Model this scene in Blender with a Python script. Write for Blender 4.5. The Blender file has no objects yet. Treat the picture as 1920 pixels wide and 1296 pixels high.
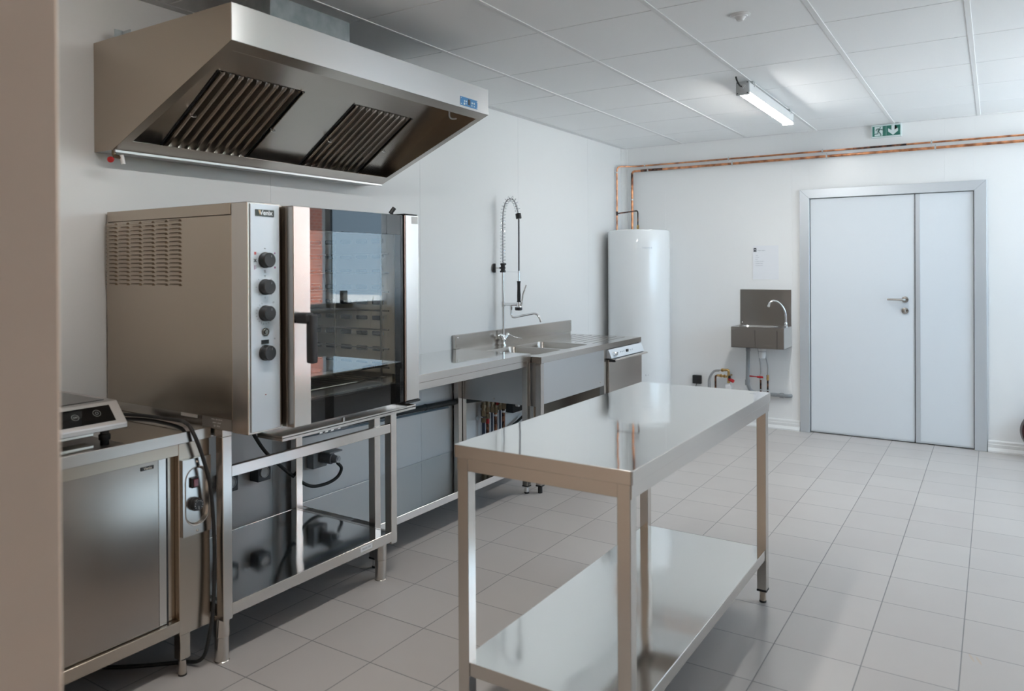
import bpy, bmesh, math, random
from mathutils import Vector, Matrix
random.seed(7)
SC = bpy.context.scene
COL = SC.collection

# ------------------------------------------------------------------ camera
cam_d = bpy.data.cameras.new('camera')
cam = bpy.data.objects.new('camera', cam_d)
COL.objects.link(cam)
SC.camera = cam
F_PX, YAW, PITCH, ROLL = 1414.95, -0.569215, -0.004448, -0.005087
cy_, sy_, cp_, sp_ = math.cos(YAW), math.sin(YAW), math.cos(PITCH), math.sin(PITCH)
fw = Vector((sy_*cp_, cy_*cp_, sp_)); r0 = Vector((cy_, -sy_, 0)); u0 = r0.cross(fw)
rt = math.cos(ROLL)*r0 + math.sin(ROLL)*u0
up = -math.sin(ROLL)*r0 + math.cos(ROLL)*u0
cam.matrix_world = Matrix(((rt.x, up.x, -fw.x, 0), (rt.y, up.y, -fw.y, 0), (rt.z, up.z, -fw.z, 1.45), (0, 0, 0, 1)))
cam_d.sensor_fit = 'HORIZONTAL'; cam_d.sensor_width = 36
cam_d.lens = F_PX/1920*36
cam_d.shift_y = -141.5/1920
cam_d.clip_start = 0.02
cam_d.dof.use_dof = True
cam_d.dof.focus_distance = 4.2
cam_d.dof.aperture_fstop = 2.8

XR = 1.92   # inner face of the window wall
# ------------------------------------------------------------------ world, window daylight, exposure
W = bpy.data.worlds.new('sky'); SC.world = W; W.use_nodes = True
bg = W.node_tree.nodes['Background']
bg.inputs[0].default_value = (0.56, 0.79, 1.0, 1); bg.inputs[1].default_value = 5.0
def portal(name, loc, sx, sy, rot):
    l = bpy.data.lights.new(name, 'AREA'); l.shape = 'RECTANGLE'; l.size = sx; l.size_y = sy
    l.cycles.is_portal = True
    o = bpy.data.objects.new(name, l); o.location = loc; o.rotation_euler = rot; COL.objects.link(o)
portal('window_daylight', (XR+.085, 5.40, 1.725), 1.45, 3.01, (0, math.radians(90), 0))
sun_d = bpy.data.lights.new('bounce_sun', 'SUN'); sun_d.energy = 38.0; sun_d.angle = math.radians(1.0); sun_d.color = (1, .96, .90)  # sun added outdoors so the paving throws light onto the ceiling
bounce_sun = bpy.data.objects.new('bounce_sun', sun_d); COL.objects.link(bounce_sun); bounce_sun.location = (6, 12, 9)
bounce_sun.rotation_euler = Vector((.18, -.55, -.82)).to_track_quat('-Z', 'Y').to_euler()
SC.view_settings.view_transform = 'Standard'
SC.view_settings.look = 'None'
SC.view_settings.exposure = 0.02
SC.view_settings.gamma = 1.0
SC.view_settings.use_curve_mapping = False
cy = SC.cycles
cy.use_denoising = True
cy.max_bounces = 10; cy.diffuse_bounces = 6; cy.glossy_bounces = 6; cy.transparent_max_bounces = 12
cy.caustics_reflective = False; cy.blur_glossy = 1.0; cy.sample_clamp_indirect = 6.0

TUBE_STRENGTH = 82.0
XL, YB, ZC = -3.11, 6.91, 2.61

# ------------------------------------------------------------------ materials
def mat(name, color=(.8, .8, .8), rough=.5, metal=0.0, **kw):
    m = bpy.data.materials.new(name); m.use_nodes = True
    b = m.node_tree.nodes['Principled BSDF']
    b.inputs['Base Color'].default_value = (*color, 1)
    b.inputs['Roughness'].default_value = rough
    b.inputs['Metallic'].default_value = metal
    for k, v in kw.items():
        b.inputs[k.replace('_', ' ')].default_value = v
    return m
def nt(m): return m.node_tree.nodes, m.node_tree.links, m.node_tree.nodes['Principled BSDF']
def noise(m, scale=(1, 1, 1), s=5, detail=3):
    N, L, b = nt(m)
    g = N.new('ShaderNodeNewGeometry'); mp = N.new('ShaderNodeMapping'); mp.inputs['Scale'].default_value = scale
    n = N.new('ShaderNodeTexNoise'); n.inputs['Scale'].default_value = s; n.inputs['Detail'].default_value = detail
    L.new(g.outputs['Position'], mp.inputs[0]); L.new(mp.outputs[0], n.inputs['Vector'])
    return n
def ramp_rough(m, n, lo, hi):
    N, L, b = nt(m); r = N.new('ShaderNodeMapRange')
    r.inputs['From Min'].default_value = 0; r.inputs['From Max'].default_value = 1
    r.inputs['To Min'].default_value = lo; r.inputs['To Max'].default_value = hi
    L.new(n.outputs['Fac'], r.inputs[0]); L.new(r.outputs[0], b.inputs['Roughness'])
def ramp_col(m, n, c0, c1, p0=.3, p1=.7):
    N, L, b = nt(m); r = N.new('ShaderNodeValToRGB')
    r.color_ramp.elements[0].position = p0; r.color_ramp.elements[0].color = (*c0, 1)
    r.color_ramp.elements[1].position = p1; r.color_ramp.elements[1].color = (*c1, 1)
    L.new(n.outputs['Fac'], r.inputs[0]); L.new(r.outputs[0], b.inputs['Base Color'])
def bump(m, n, strength, dist=.001):
    N, L, b = nt(m); p = N.new('ShaderNodeBump'); p.inputs['Strength'].default_value = strength; p.inputs['Distance'].default_value = dist
    L.new(n.outputs['Fac'], p.inputs['Height']); L.new(p.outputs[0], b.inputs['Normal'])

def brushed(name, color=(.60, .565, .53), rough=.25, an=.5):
    m = mat(name, color, rough, 1.0)
    N, L, b = nt(m)
    b.inputs['Anisotropic'].default_value = an
    c = N.new('ShaderNodeCombineXYZ'); c.inputs[0].default_value = .03; c.inputs[1].default_value = .02; c.inputs[2].default_value = 1
    L.new(c.outputs[0], b.inputs['Tangent'])
    n2 = noise(m, (1, 1, 1), 1.5, 1); ramp_col(m, n2, tuple(x*.93 for x in color), color, .1, .9)
    return m
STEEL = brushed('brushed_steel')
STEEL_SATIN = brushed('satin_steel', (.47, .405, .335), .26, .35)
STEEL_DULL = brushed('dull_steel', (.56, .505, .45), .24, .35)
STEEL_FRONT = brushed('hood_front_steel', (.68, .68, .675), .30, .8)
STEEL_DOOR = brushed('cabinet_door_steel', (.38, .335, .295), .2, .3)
STEEL_MIR = mat('polished_steel', (.74, .735, .72), .05, 1.0)
_n = noise(STEEL_MIR, (1, 1, 1), 2.6, 2); bump(STEEL_MIR, _n, .35, .004)
STEEL_SHELF = mat('shelf_steel', (.73, .73, .715), .085, 1.0)
_n = noise(STEEL_SHELF, (1, 1, 1), 2.0, 2); bump(STEEL_SHELF, _n, .5, .008)
STEEL_DARK = mat('cavity_steel', (.82, .79, .74), .45, .25)
CHROME = mat('chrome', (.82, .83, .84), .08, 1.0)
GALV = mat('galvanised_steel', (.48, .53, .55), .42, .85)
_n = noise(GALV, (1, 1, 1), 14, 4); ramp_col(GALV, _n, (.38, .44, .46), (.56, .60, .62))
ALU = mat('satin_aluminium', (.66, .70, .74), .42, .6)
ALU_PANEL = mat('silver_panel_film', (.60, .65, .70), .38, .35)
WALL = mat('white_wall_panel', (.88, .88, .875), .28)
JOINT = mat('panel_joint', (.84, .84, .83), .4)
CEIL = mat('ceiling_tile', (.94, .945, .945), .8)
_n = noise(CEIL, (1, 1, 1), 220, 3); ramp_col(CEIL, _n, (.93, .935, .935), (.95, .955, .955)); bump(CEIL, _n, .15, .001)
TBAR = mat('ceiling_grid_white', (.80, .805, .805), .9)
VOID = mat('ceiling_void', (.10, .10, .10), .9)
DOORM = mat('door_laminate', (.78, .82, .86), .3)
WPLAST = mat('white_plastic', (.82, .82, .82), .35)
ENAMEL = mat('white_enamel', (.84, .86, .87), .12, 0, Coat_Weight=.5)
BEIGE = mat('beige_paint', (.86, .68, .54), .7)
REAR = mat('rear_room_paint', (.20, .150, .112), .8)
BLACK = mat('black_plastic', (.012, .012, .013), .38)
BLACK_M = mat('matt_black_plastic', (.02, .02, .022), .55)
RUBBER = mat('black_rubber', (.015, .015, .015), .6)
BLACKGLASS = mat('black_glass', (.004, .004, .004), .02, IOR=1.42)
DARKBROWN = mat('hob_glass', (.03, .028, .024), .06)
GREYPVC = mat('grey_pvc', (.25, .26, .27), .35)
GREYPL = mat('grey_plastic', (.33, .34, .35), .45)
RED = mat('red_plastic', (.45, .01, .015), .35)
DARKRED = mat('dark_red_lens', (.16, .008, .008), .2)
MAROON = mat('maroon_black', (.03, .003, .005), .3)
BRASS = mat('brass', (.62, .42, .18), .25, 1.0)
BRAID = mat('braided_hose', (.45, .45, .46), .35, .9)
_n = noise(BRAID, (1, 1, 1), 400, 1); bump(BRAID, _n, .6, .002)
BLUE = mat('blue_film', (.045, .22, .48), .35)
GREEN = mat('sign_green', (.01, .13, .10), .35)
SIGNW = mat('sign_white', (.72, .80, .80), .35)
PAPER = mat('paper', (.84, .85, .88), .6)
INK = mat('ink', (.35, .36, .40), .7)
INKD = mat('dark_ink', (.02, .025, .035), .6)
LABELW = mat('label_white', (.7, .7, .7), .5)
LABELG = mat('label_grey', (.20, .19, .18), .5)
ICON = mat('panel_icon_grey', (.25, .27, .30), .5)
ICONR = mat('panel_icon_red', (.45, .10, .10), .5)
ICONP = mat('panel_icon_purple', (.28, .12, .25), .5)
HOBICON = mat('hob_icon', (.35, .37, .36), .5)
GOLD = mat('badge_gold', (.65, .48, .28), .35)
COPPER = mat('copper', (.72, .33, .17), .28, 1.0)
_n = noise(COPPER, (1, 1, 1), 16, 6); ramp_col(COPPER, _n, (.30, .13, .07), (.80, .38, .20), .36, .60)
COPPER_D = mat('tarnished_copper', (.14, .07, .05), .35, .9)
_n = noise(COPPER_D, (1, 1, 1), 30, 4); ramp_col(COPPER_D, _n, (.03, .022, .02), (.34, .15, .09), .42, .68)

BRICK = mat('red_brick', (.35, .12, .08), .8)
N, L, b = nt(BRICK)
g_ = N.new('ShaderNodeNewGeometry'); sp = N.new('ShaderNodeSeparateXYZ'); cb = N.new('ShaderNodeCombineXYZ')
ad = N.new('ShaderNodeMath'); ad.operation = 'ADD'
bt = N.new('ShaderNodeTexBrick'); bt.inputs['Scale'].default_value = 4.3
bt.inputs['Color1'].default_value = (.62, .19, .12, 1); bt.inputs['Color2'].default_value = (.48, .15, .10, 1); bt.inputs['Mortar'].default_value = (.60, .54, .50, 1)
L.new(g_.outputs['Position'], sp.inputs[0]); L.new(sp.outputs[0], ad.inputs[0]); L.new(sp.outputs[1], ad.inputs[1])
L.new(ad.outputs[0], cb.inputs[0]); L.new(sp.outputs[2], cb.inputs[1]); L.new(cb.outputs[0], bt.inputs['Vector']); L.new(bt.outputs[0], b.inputs['Base Color'])
HEDGE = mat('hedge_leaves', (.04, .09, .03), .8)
_n = noise(HEDGE, (1, 1, 1), 9, 4); ramp_col(HEDGE, _n, (.01, .03, .01), (.08, .16, .05))
PAVING = mat('outdoor_paving', (.86, .86, .85), .9)

# floor tiles: procedural grid in world metres
FLOOR = mat('floor_tile', (.6, .56, .52), .33)
N, L, b = nt(FLOOR)
g_ = N.new('ShaderNodeNewGeometry'); sp = N.new('ShaderNodeSeparateXYZ'); L.new(g_.outputs['Position'], sp.inputs[0])
def mth(op, a, bb=None, c=None):
    n = N.new('ShaderNodeMath'); n.operation = op
    for i, v in enumerate((a, bb, c)):
        if v is None: continue
        if isinstance(v, (int, float)): n.inputs[i].default_value = v
        else: L.new(v, n.inputs[i])
    return n.outputs[0]
def axis(o, off, per):
    q = mth('DIVIDE', mth('SUBTRACT', o, off), per)
    f = mth('FRACT', q); d = mth('MINIMUM', f, mth('SUBTRACT', 1.0, f))
    return mth('FLOOR', q), mth('MULTIPLY', d, per)
ix, dx = axis(sp.outputs[0], -0.107, 0.3045)
iy, dy = axis(sp.outputs[1], 3.585, 0.3085)
dm = mth('MINIMUM', dx, dy)
mr = N.new('ShaderNodeMapRange'); mr.inputs['From Min'].default_value = .0014; mr.inputs['From Max'].default_value = .0026; L.new(dm, mr.inputs[0])
cb = N.new('ShaderNodeCombineXYZ'); L.new(ix, cb.inputs[0]); L.new(iy, cb.inputs[1])
wn = N.new('ShaderNodeTexWhiteNoise'); L.new(cb.outputs[0], wn.inputs['Vector'])
nn = N.new('ShaderNodeTexNoise'); nn.inputs['Scale'].default_value = 3.5; nn.inputs['Detail'].default_value = 5; L.new(g_.outputs['Position'], nn.inputs['Vector'])
av = mth('ADD', mth('MULTIPLY', wn.outputs['Value'], .5), mth('MULTIPLY', nn.outputs['Fac'], .5))
rp = N.new('ShaderNodeValToRGB'); rp.color_ramp.elements[0].position = .2; rp.color_ramp.elements[0].color = (.475, .44, .42, 1)
rp.color_ramp.elements[1].position = .8; rp.color_ramp.elements[1].color = (.52, .485, .46, 1); L.new(av, rp.inputs[0])
mx = N.new('ShaderNodeMix'); mx.data_type = 'RGBA'; L.new(mr.outputs[0], mx.inputs[0]); mx.inputs[6].default_value = (.20, .19, .185, 1); L.new(rp.outputs[0], mx.inputs[7])
# two worn yellow marks on one tile near the right edge
def mark(cx, cyy):
    ex = mth('DIVIDE', mth('ADD', mth('SUBTRACT', sp.outputs[0], cx), mth('MULTIPLY', mth('SUBTRACT', sp.outputs[1], cyy), .3)), .0045)
    ey = mth('DIVIDE', mth('SUBTRACT', sp.outputs[1], cyy), .03)
    return mth('LESS_THAN', mth('ADD', mth('MULTIPLY', ex, ex), mth('MULTIPLY', ey, ey)), 1.0)
mk = mth('MULTIPLY', mth('MAXIMUM', mark(-.075, 3.245), mark(-.052, 3.235)), .35)
mx2 = N.new('ShaderNodeMix'); mx2.data_type = 'RGBA'; L.new(mk, mx2.inputs[0]); L.new(mx.outputs[2], mx2.inputs[6]); mx2.inputs[7].default_value = (.55, .36, .18, 1)
L.new(mx2.outputs[2], b.inputs['Base Color'])
bp_ = N.new('ShaderNodeBump'); bp_.inputs['Strength'].default_value = .6; bp_.inputs['Distance'].default_value = .001
L.new(mr.outputs[0], bp_.inputs['Height']); L.new(bp_.outputs[0], b.inputs['Normal'])
n2 = N.new('ShaderNodeTexNoise'); n2.inputs['Scale'].default_value = 6; n2.inputs['Detail'].default_value = 4; L.new(g_.outputs['Position'], n2.inputs['Vector'])
r2 = N.new('ShaderNodeMapRange'); r2.inputs['To Min'].default_value = .30; r2.inputs['To Max'].default_value = .42; L.new(n2.outputs['Fac'], r2.inputs[0]); L.new(r2.outputs[0], b.inputs['Roughness'])

# oven glass: thin tinted pane, clear mirror-like reflection
def thin_glass(name, ior):
    g = bpy.data.materials.new(name); g.use_nodes = True
    N = g.node_tree.nodes; L = g.node_tree.links; N.clear()
    out = N.new('ShaderNodeOutputMaterial'); tr = N.new('ShaderNodeBsdfTransparent'); gl = N.new('ShaderNodeBsdfGlossy'); ms = N.new('ShaderNodeMixShader'); ge = N.new('ShaderNodeNewGeometry')
    dt = N.new('ShaderNodeVectorMath'); dt.operation = 'DOT_PRODUCT'; L.new(ge.outputs['Incoming'], dt.inputs[0]); L.new(ge.outputs['Normal'], dt.inputs[1])
    def q(op, a, b_=None, c=None):
        n = N.new('ShaderNodeMath'); n.operation = op
        for i, v in enumerate((a, b_, c)):
            if v is None: continue
            if isinstance(v, (int, float)): n.inputs[i].default_value = v
            else: L.new(v, n.inputs[i])
        return n.outputs[0]
    f0 = 2*((ior-1)/(ior+1))**2          # two faces of a thin pane
    fac = q('MULTIPLY_ADD', q('POWER', q('SUBTRACT', 1.0, q('ABSOLUTE', dt.outputs['Value'])), 5.0), 1-f0, f0)
    tr.inputs[0].default_value = (.88, .87, .83, 1); gl.inputs['Roughness'].default_value = .0
    L.new(fac, ms.inputs[0]); L.new(tr.outputs[0], ms.inputs[1]); L.new(gl.outputs[0], ms.inputs[2]); L.new(ms.outputs[0], out.inputs[0])
    return g
GLASS = thin_glass('tinted_oven_glass', 1.52); GLASS2 = thin_glass('inner_oven_glass', 1.25)
TUBE = bpy.data.materials.new('lamp_diffuser'); TUBE.use_nodes = True
b = TUBE.node_tree.nodes['Principled BSDF']
b.inputs['Base Color'].default_value = (.9, .9, .9, 1); b.inputs['Emission Color'].default_value = (.97, .97, .95, 1); b.inputs['Emission Strength'].default_value = TUBE_STRENGTH

# ------------------------------------------------------------------ mesh helpers
def vec(p): return Vector(p)
class MB:
    def __init__(s): s.bm = bmesh.new()
    def box(s, x0, x1, y0, y1, z0, z1, bev=0.0, seg=1, M=None):
        t = bmesh.new(); bmesh.ops.create_cube(t, size=1.0)
        for v in t.verts: v.co = Vector(((x0+x1)/2+v.co.x*(x1-x0), (y0+y1)/2+v.co.y*(y1-y0), (z0+z1)/2+v.co.z*(z1-z0)))
        if bev > 0: bmesh.ops.bevel(t, geom=t.edges[:], offset=bev, segments=seg, affect='EDGES', profile=.5)
        if M: bmesh.ops.transform(t, matrix=M, verts=t.verts)
        s.merge(t); return s
    def merge(s, t):
        me = bpy.data.meshes.new('tmp'); t.to_mesh(me); t.free(); s.bm.from_mesh(me); bpy.data.meshes.remove(me)
    def prism(s, poly, a0, a1, ax='y', bev=0.0, M=None):
        # poly: list of 2D points in the two other axes order (x,z) for y, (y,z) for x, (x,y) for z
        t = bmesh.new()
        def P(p, a):
            if ax == 'y': return (p[0], a, p[1])
            if ax == 'x': return (a, p[0], p[1])
            return (p[0], p[1], a)
        va = [t.verts.new(P(p, a0)) for p in poly]; vb = [t.verts.new(P(p, a1)) for p in poly]
        n = len(poly)
        t.faces.new(va); t.faces.new(vb[::-1])
        for i in range(n): t.faces.new((va[i], vb[i], vb[(i+1) % n], va[(i+1) % n]))
        bmesh.ops.recalc_face_normals(t, faces=t.faces[:])
        if bev > 0: bmesh.ops.bevel(t, geom=t.edges[:], offset=bev, segments=1, affect='EDGES', profile=.5)
        if M: bmesh.ops.transform(t, matrix=M, verts=t.verts)
        s.merge(t); return s
    def quad(s, pts):
        s.bm.faces.new([s.bm.verts.new(p) for p in pts]); return s
    def cyl(s, p0, p1, r, r1=None, seg=24, bev=0.0):
        p0 = vec(p0); p1 = vec(p1); d = p1-p0; t = bmesh.new()
        bmesh.ops.create_cone(t, cap_ends=True, segments=seg, radius1=r, radius2=r if r1 is None else r1, depth=d.length)
        if bev > 0:
            ed = [e for e in t.edges if len(e.link_faces) == 2 and any(len(f.verts) > 4 for f in e.link_faces)]
            bmesh.ops.bevel(t, geom=ed, offset=bev, segments=2, affect='EDGES', profile=.5)
        M = Matrix.Translation((p0+p1)/2) @ d.to_track_quat('Z', 'Y').to_matrix().to_4x4()
        bmesh.ops.transform(t, matrix=M, verts=t.verts); s.merge(t); return s
    def lathe(s, prof, origin, axis=(0, 0, 1), seg=32):
        t = bmesh.new(); rings = []
        for r, h in prof:
            rings.append([t.verts.new((r*math.cos(2*math.pi*k/seg), r*math.sin(2*math.pi*k/seg), h)) for k in range(seg)])
        for a, b2 in zip(rings, rings[1:]):
            for k in range(seg): t.faces.new((a[k], a[(k+1) % seg], b2[(k+1) % seg], b2[k]))
        t.faces.new(rings[0][::-1]); t.faces.new(rings[-1])
        M = Matrix.Translation(vec(origin)) @ vec(axis).to_track_quat('Z', 'Y').to_matrix().to_4x4()
        bmesh.ops.transform(t, matrix=M, verts=t.verts)
        bmesh.ops.recalc_face_normals(t, faces=t.faces[:]); s.merge(t); return s
    def tube(s, pts, r, seg=12, closed=False):
        pts = [vec(p) for p in pts]; t = bmesh.new(); rings = []
        n = len(pts); tang = []
        for i in range(n):
            a = pts[max(i-1, 0)]; c = pts[min(i+1, n-1)]; tang.append((c-a).normalized())
        ref = Vector((0, 0, 1)) if abs(tang[0].z) < .9 else Vector((1, 0, 0))
        u = tang[0].cross(ref).normalized()
        for i in range(n):
            u = (u - tang[i]*u.dot(tang[i])).normalized(); w = tang[i].cross(u)
            rr = r[i] if isinstance(r, (list, tuple)) else r
            rings.append([t.verts.new(pts[i]+rr*(math.cos(2*math.pi*k/seg)*u+math.sin(2*math.pi*k/seg)*w)) for k in range(seg)])
        for a, b2 in zip(rings, rings[1:]):
            for k in range(seg): t.faces.new((a[k], a[(k+1) % seg], b2[(k+1) % seg], b2[k]))
        t.faces.new(rings[0][::-1]); t.faces.new(rings[-1])
        bmesh.ops.recalc_face_normals(t, faces=t.faces[:]); s.merge(t); return s
    def sphere(s, c, r, sc=(1, 1, 1), seg=20):
        t = bmesh.new(); bmesh.ops.create_uvsphere(t, u_segments=seg, v_segments=seg//2, radius=r)
        for v in t.verts: v.co = Vector((v.co.x*sc[0], v.co.y*sc[1], v.co.z*sc[2]))+vec(c)
        s.merge(t); return s
    def text(s, body, origin, right, upv, size, depth=.0006, align='CENTER', bold=0.0):
        cu = bpy.data.curves.new('txt', 'FONT'); cu.body = body; cu.size = size; cu.extrude = depth/2; cu.align_x = align; cu.align_y = 'CENTER'; cu.offset = bold
        o = bpy.data.objects.new('txt', cu); COL.objects.link(o); bpy.context.view_layer.update()
        me = bpy.data.meshes.new_from_object(o.evaluated_get(bpy.context.evaluated_depsgraph_get()))
        R_ = vec(right).normalized(); U = vec(upv).normalized(); Nn = R_.cross(U)
        M = Matrix(((R_.x, U.x, Nn.x, origin[0]), (R_.y, U.y, Nn.y, origin[1]), (R_.z, U.z, Nn.z, origin[2]), (0, 0, 0, 1)))
        me.transform(M); s.bm.from_mesh(me)
        bpy.data.objects.remove(o); bpy.data.curves.remove(cu); bpy.data.meshes.remove(me); return s
    def pieces(s, name, m, parent, smooth=True):
        # one object per separate piece
        s.bm.verts.ensure_lookup_table(); seen = set(); out_ = []
        for v in s.bm.verts:
            if v in seen: continue
            st = [v]; isl = {v}
            while st:
                q = st.pop()
                for e in q.link_edges:
                    w = e.other_vert(q)
                    if w not in isl: isl.add(w); st.append(w)
            seen |= isl; out_.append(isl)
        res = []
        for isl in out_:
            t = MB(); mp = {v: t.bm.verts.new(v.co) for v in isl}
            fs = {f for v in isl for f in v.link_faces}
            for f in fs: t.bm.faces.new([mp[v] for v in f.verts])
            t.bm.normal_update()
            res.append(t.build(name, m, parent, smooth))
        s.bm.free(); return res
    def build(s, name, m, parent=None, smooth=True, origin=None):
        me = bpy.data.meshes.new(name)
        if origin is None:
            if parent is not None: origin = parent.matrix_world.translation.copy() if parent.parent is None else world_loc(parent)
            else:
                c = [v.co for v in s.bm.verts]
                origin = Vector(((min(p.x for p in c)+max(p.x for p in c))/2, (min(p.y for p in c)+max(p.y for p in c))/2, min(p.z for p in c)))
        origin = vec(origin)
        for v in s.bm.verts: v.co -= origin
        if smooth:
            for f in s.bm.faces: f.smooth = True
            for e in s.bm.edges:
                if len(e.link_faces) == 2:
                    if e.calc_face_angle(0) > math.radians(35): e.smooth = False
        s.bm.to_mesh(me); s.bm.free()
        mm = m if isinstance(m, (list, tuple)) else [m]
        for q in mm: me.materials.append(q)
        if len(mm) == 2:
            for p in me.polygons: p.material_index = 0 if abs(p.normal.z) > .8 else 1
        o = bpy.data.objects.new(name, me); COL.objects.link(o)
        if parent is not None:
            o.parent = parent; o.location = origin-world_loc(parent)
        else: o.location = origin
        return o
def world_loc(o):
    v = o.location.copy()
    while o.parent: o = o.parent; v += o.location
    return v
def fillet(pts, r, n=6):
    pts = [vec(p) for p in pts]; out = [pts[0]]
    for i in range(1, len(pts)-1):
        a, p, c = pts[i-1], pts[i], pts[i+1]
        d0 = (a-p); d1 = (c-p); rr = min(r, d0.length*.49, d1.length*.49)
        q0 = p+d0.normalized()*rr; q1 = p+d1.normalized()*rr
        for k in range(n+1):
            t = k/n; out.append(q0*(1-t)**2+p*2*t*(1-t)+q1*t*t)
    out.append(pts[-1]); return out
def spline(pts, n=8):
    pts = [vec(p) for p in pts]; out = []
    for i in range(len(pts)-1):
        p0 = pts[max(i-1, 0)]; p1 = pts[i]; p2 = pts[i+1]; p3 = pts[min(i+2, len(pts)-1)]
        for k in range(n):
            t = k/n
            out.append(.5*((2*p1)+(p2-p0)*t+(2*p0-5*p1+4*p2-p3)*t*t+(3*p1-p0-3*p2+p3)*t**3))
    out.append(pts[-1]); return out
def thing(name, label, cat, loc, group=None):
    o = bpy.data.objects.new(name, None); o.location = loc; o.empty_display_size = .1; COL.objects.link(o)
    o['label'] = label; o['category'] = cat
    if group: o['group'] = group
    bpy.context.view_layer.update()
    return o
def tag(o, label, cat, group=None):
    o['label'] = label; o['category'] = cat
    if group: o['group'] = group
    return o
def struct(o): o['kind'] = 'structure'; return o
def lab(o, t): o['label'] = t; return o
Y = (0, 1, 0); Z = (0, 0, 1); X = (1, 0, 0)

# ------------------------------------------------------------------ room shell
struct(MB().box(-3.3, XR+.08, -3.2, 7.1, -.12, 0).build('floor', FLOOR, smooth=False))
# left wall: sandwich panels with fine joints
ys = [-3.2, -.98, .21, 1.395, 2.58, 3.768, 4.955, 6.143, 6.91]
m = MB().box(-3.3, XL-.0016, -3.2, 7.1, 0, 2.75)
for a, c in zip(ys, ys[1:]): m.box(XL-.0016, XL, a+.0011, c-.0011, 0, 2.75, .0006)
struct(m.build('wall_left', WALL, smooth=False))
# back wall with door opening
DX0, DX1, DZ = -1.352, -.135, 2.027
m = MB().box(-3.3, 2.0, YB+.03, 7.1, 0, 2.75).box(XL, DX0, YB+.0016, YB+.03, 0, 2.75).box(DX1, XR, YB+.0016, YB+.03, 0, 2.75).box(DX0, DX1, YB+.0016, YB+.03, DZ, 2.75)
xs = [XL, -2.665, -1.4985, -.335, .83, XR]
for a, c in zip(xs, xs[1:]):
    lo, hi = a+.0012, c-.0012
    def col(x0, x1, z0):
        if x1 > x0: m.box(x0, x1, YB, YB+.03, z0, 2.75, .0006)
    if hi < DX0 or lo > DX1: col(lo, hi, 0)
    else:
        col(lo, min(hi, DX0), 0); col(max(lo, DX1), hi, 0); col(max(lo, DX0), min(hi, DX1), DZ)
struct(m.build('wall_back', WALL, smooth=False))
# right wall with a long window, y 3.9..6.91, z 1.0..2.45
m = MB().box(XR, XR+.08, -3.2, 7.1, 0, 1.0).box(XR, XR+.08, -3.2, 7.1, 2.45, 2.75).box(XR, XR+.08, -3.2, 3.9, 1.0, 2.45).box(XR, XR+.08, 6.905, 7.1, 1.0, 2.45)
struct(m.build('wall_right', WALL, smooth=False))
# short partition with beige end next to the camera
struct(MB().box(-3.11, -1.012, .40, .505, 0, ZC+.01, .004).build('wall_front', BEIGE, smooth=False))
# rear room
m = MB().box(-3.3, XR+.08, -3.2, -3.0, 0, 2.75)
struct(m.build('wall_rear', REAR, smooth=False))
# dark finish on the walls of the rear room
struct(MB().box(XL, XL+.015, -3.0, .39, 0, 2.6).build('trim_6', REAR, smooth=False))
struct(MB().box(XR-.015, XR, -3.0, .4, 0, 2.6).build('trim_7', REAR, smooth=False))
# ceiling tiles
m = MB().box(-3.3, XR+.08, -3.2, 7.1, ZC+.02, 2.8)
cx = [XL+.05]; x = -2.49
while x < XR: cx.append(x); x += .597
cx.append(XR)
cyy = []; y = 3.233-.6235*10
while y < YB: cyy.append(y); y += .6235
cyy.append(YB-.02)
for a, c in zip(cx, cx[1:]):
    for e, f in zip(cyy, cyy[1:]): m.box(a+.003, c-.003, e+.0028, f-.0028, ZC, ZC+.019, .0012)
struct(m.build('ceiling', CEIL, smooth=False))
m = MB()
for x in cx[1:-1]: m.box(x-.012, x+.012, -3, YB, ZC-.004, ZC+.002, .001)
m.box(XL, XL+.05, -3, YB, ZC-.002, ZC+.002, .001).box(XL, XR, YB-.024, YB, ZC-.003, ZC+.002, .001).box(XR-.024, XR, -3, YB, ZC-.003, ZC+.002, .001)
struct(m.build('trim_1', TBAR, smooth=False))
# rounded corner profile, left/back corner
pr = [(XL, YB), (XL+.05, YB), (XL+.048, YB-.004)]+[(XL+.006+.042*(1-math.sin(a*math.pi/12)), YB-.006-.042*(1-math.cos(a*math.pi/12))) for a in range(0, 7)]+[(XL+.004, YB-.048), (XL, YB-.05)]
struct(MB().prism(pr, 0, ZC-.003, 'z').build('trim_2', JOINT))
# baseboards (coved profile)
def bb(x0, x1, n):
    pr = [(YB, 0), (YB-.030, 0), (YB-.030, .012), (YB-.020, .030), (YB-.016, .034), (YB-.017, .060), (YB-.014, .064), (YB-.014, .082), (YB-.008, .090), (YB, .090)]
    t = MB(); t.prism(pr, x0, x1, 'x'); return struct(t.build(n, JOINT, smooth=False))
bb(XL+.05, -1.436, 'baseboard_back'); bb(-.048, XR, 'baseboard_back_right')
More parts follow.
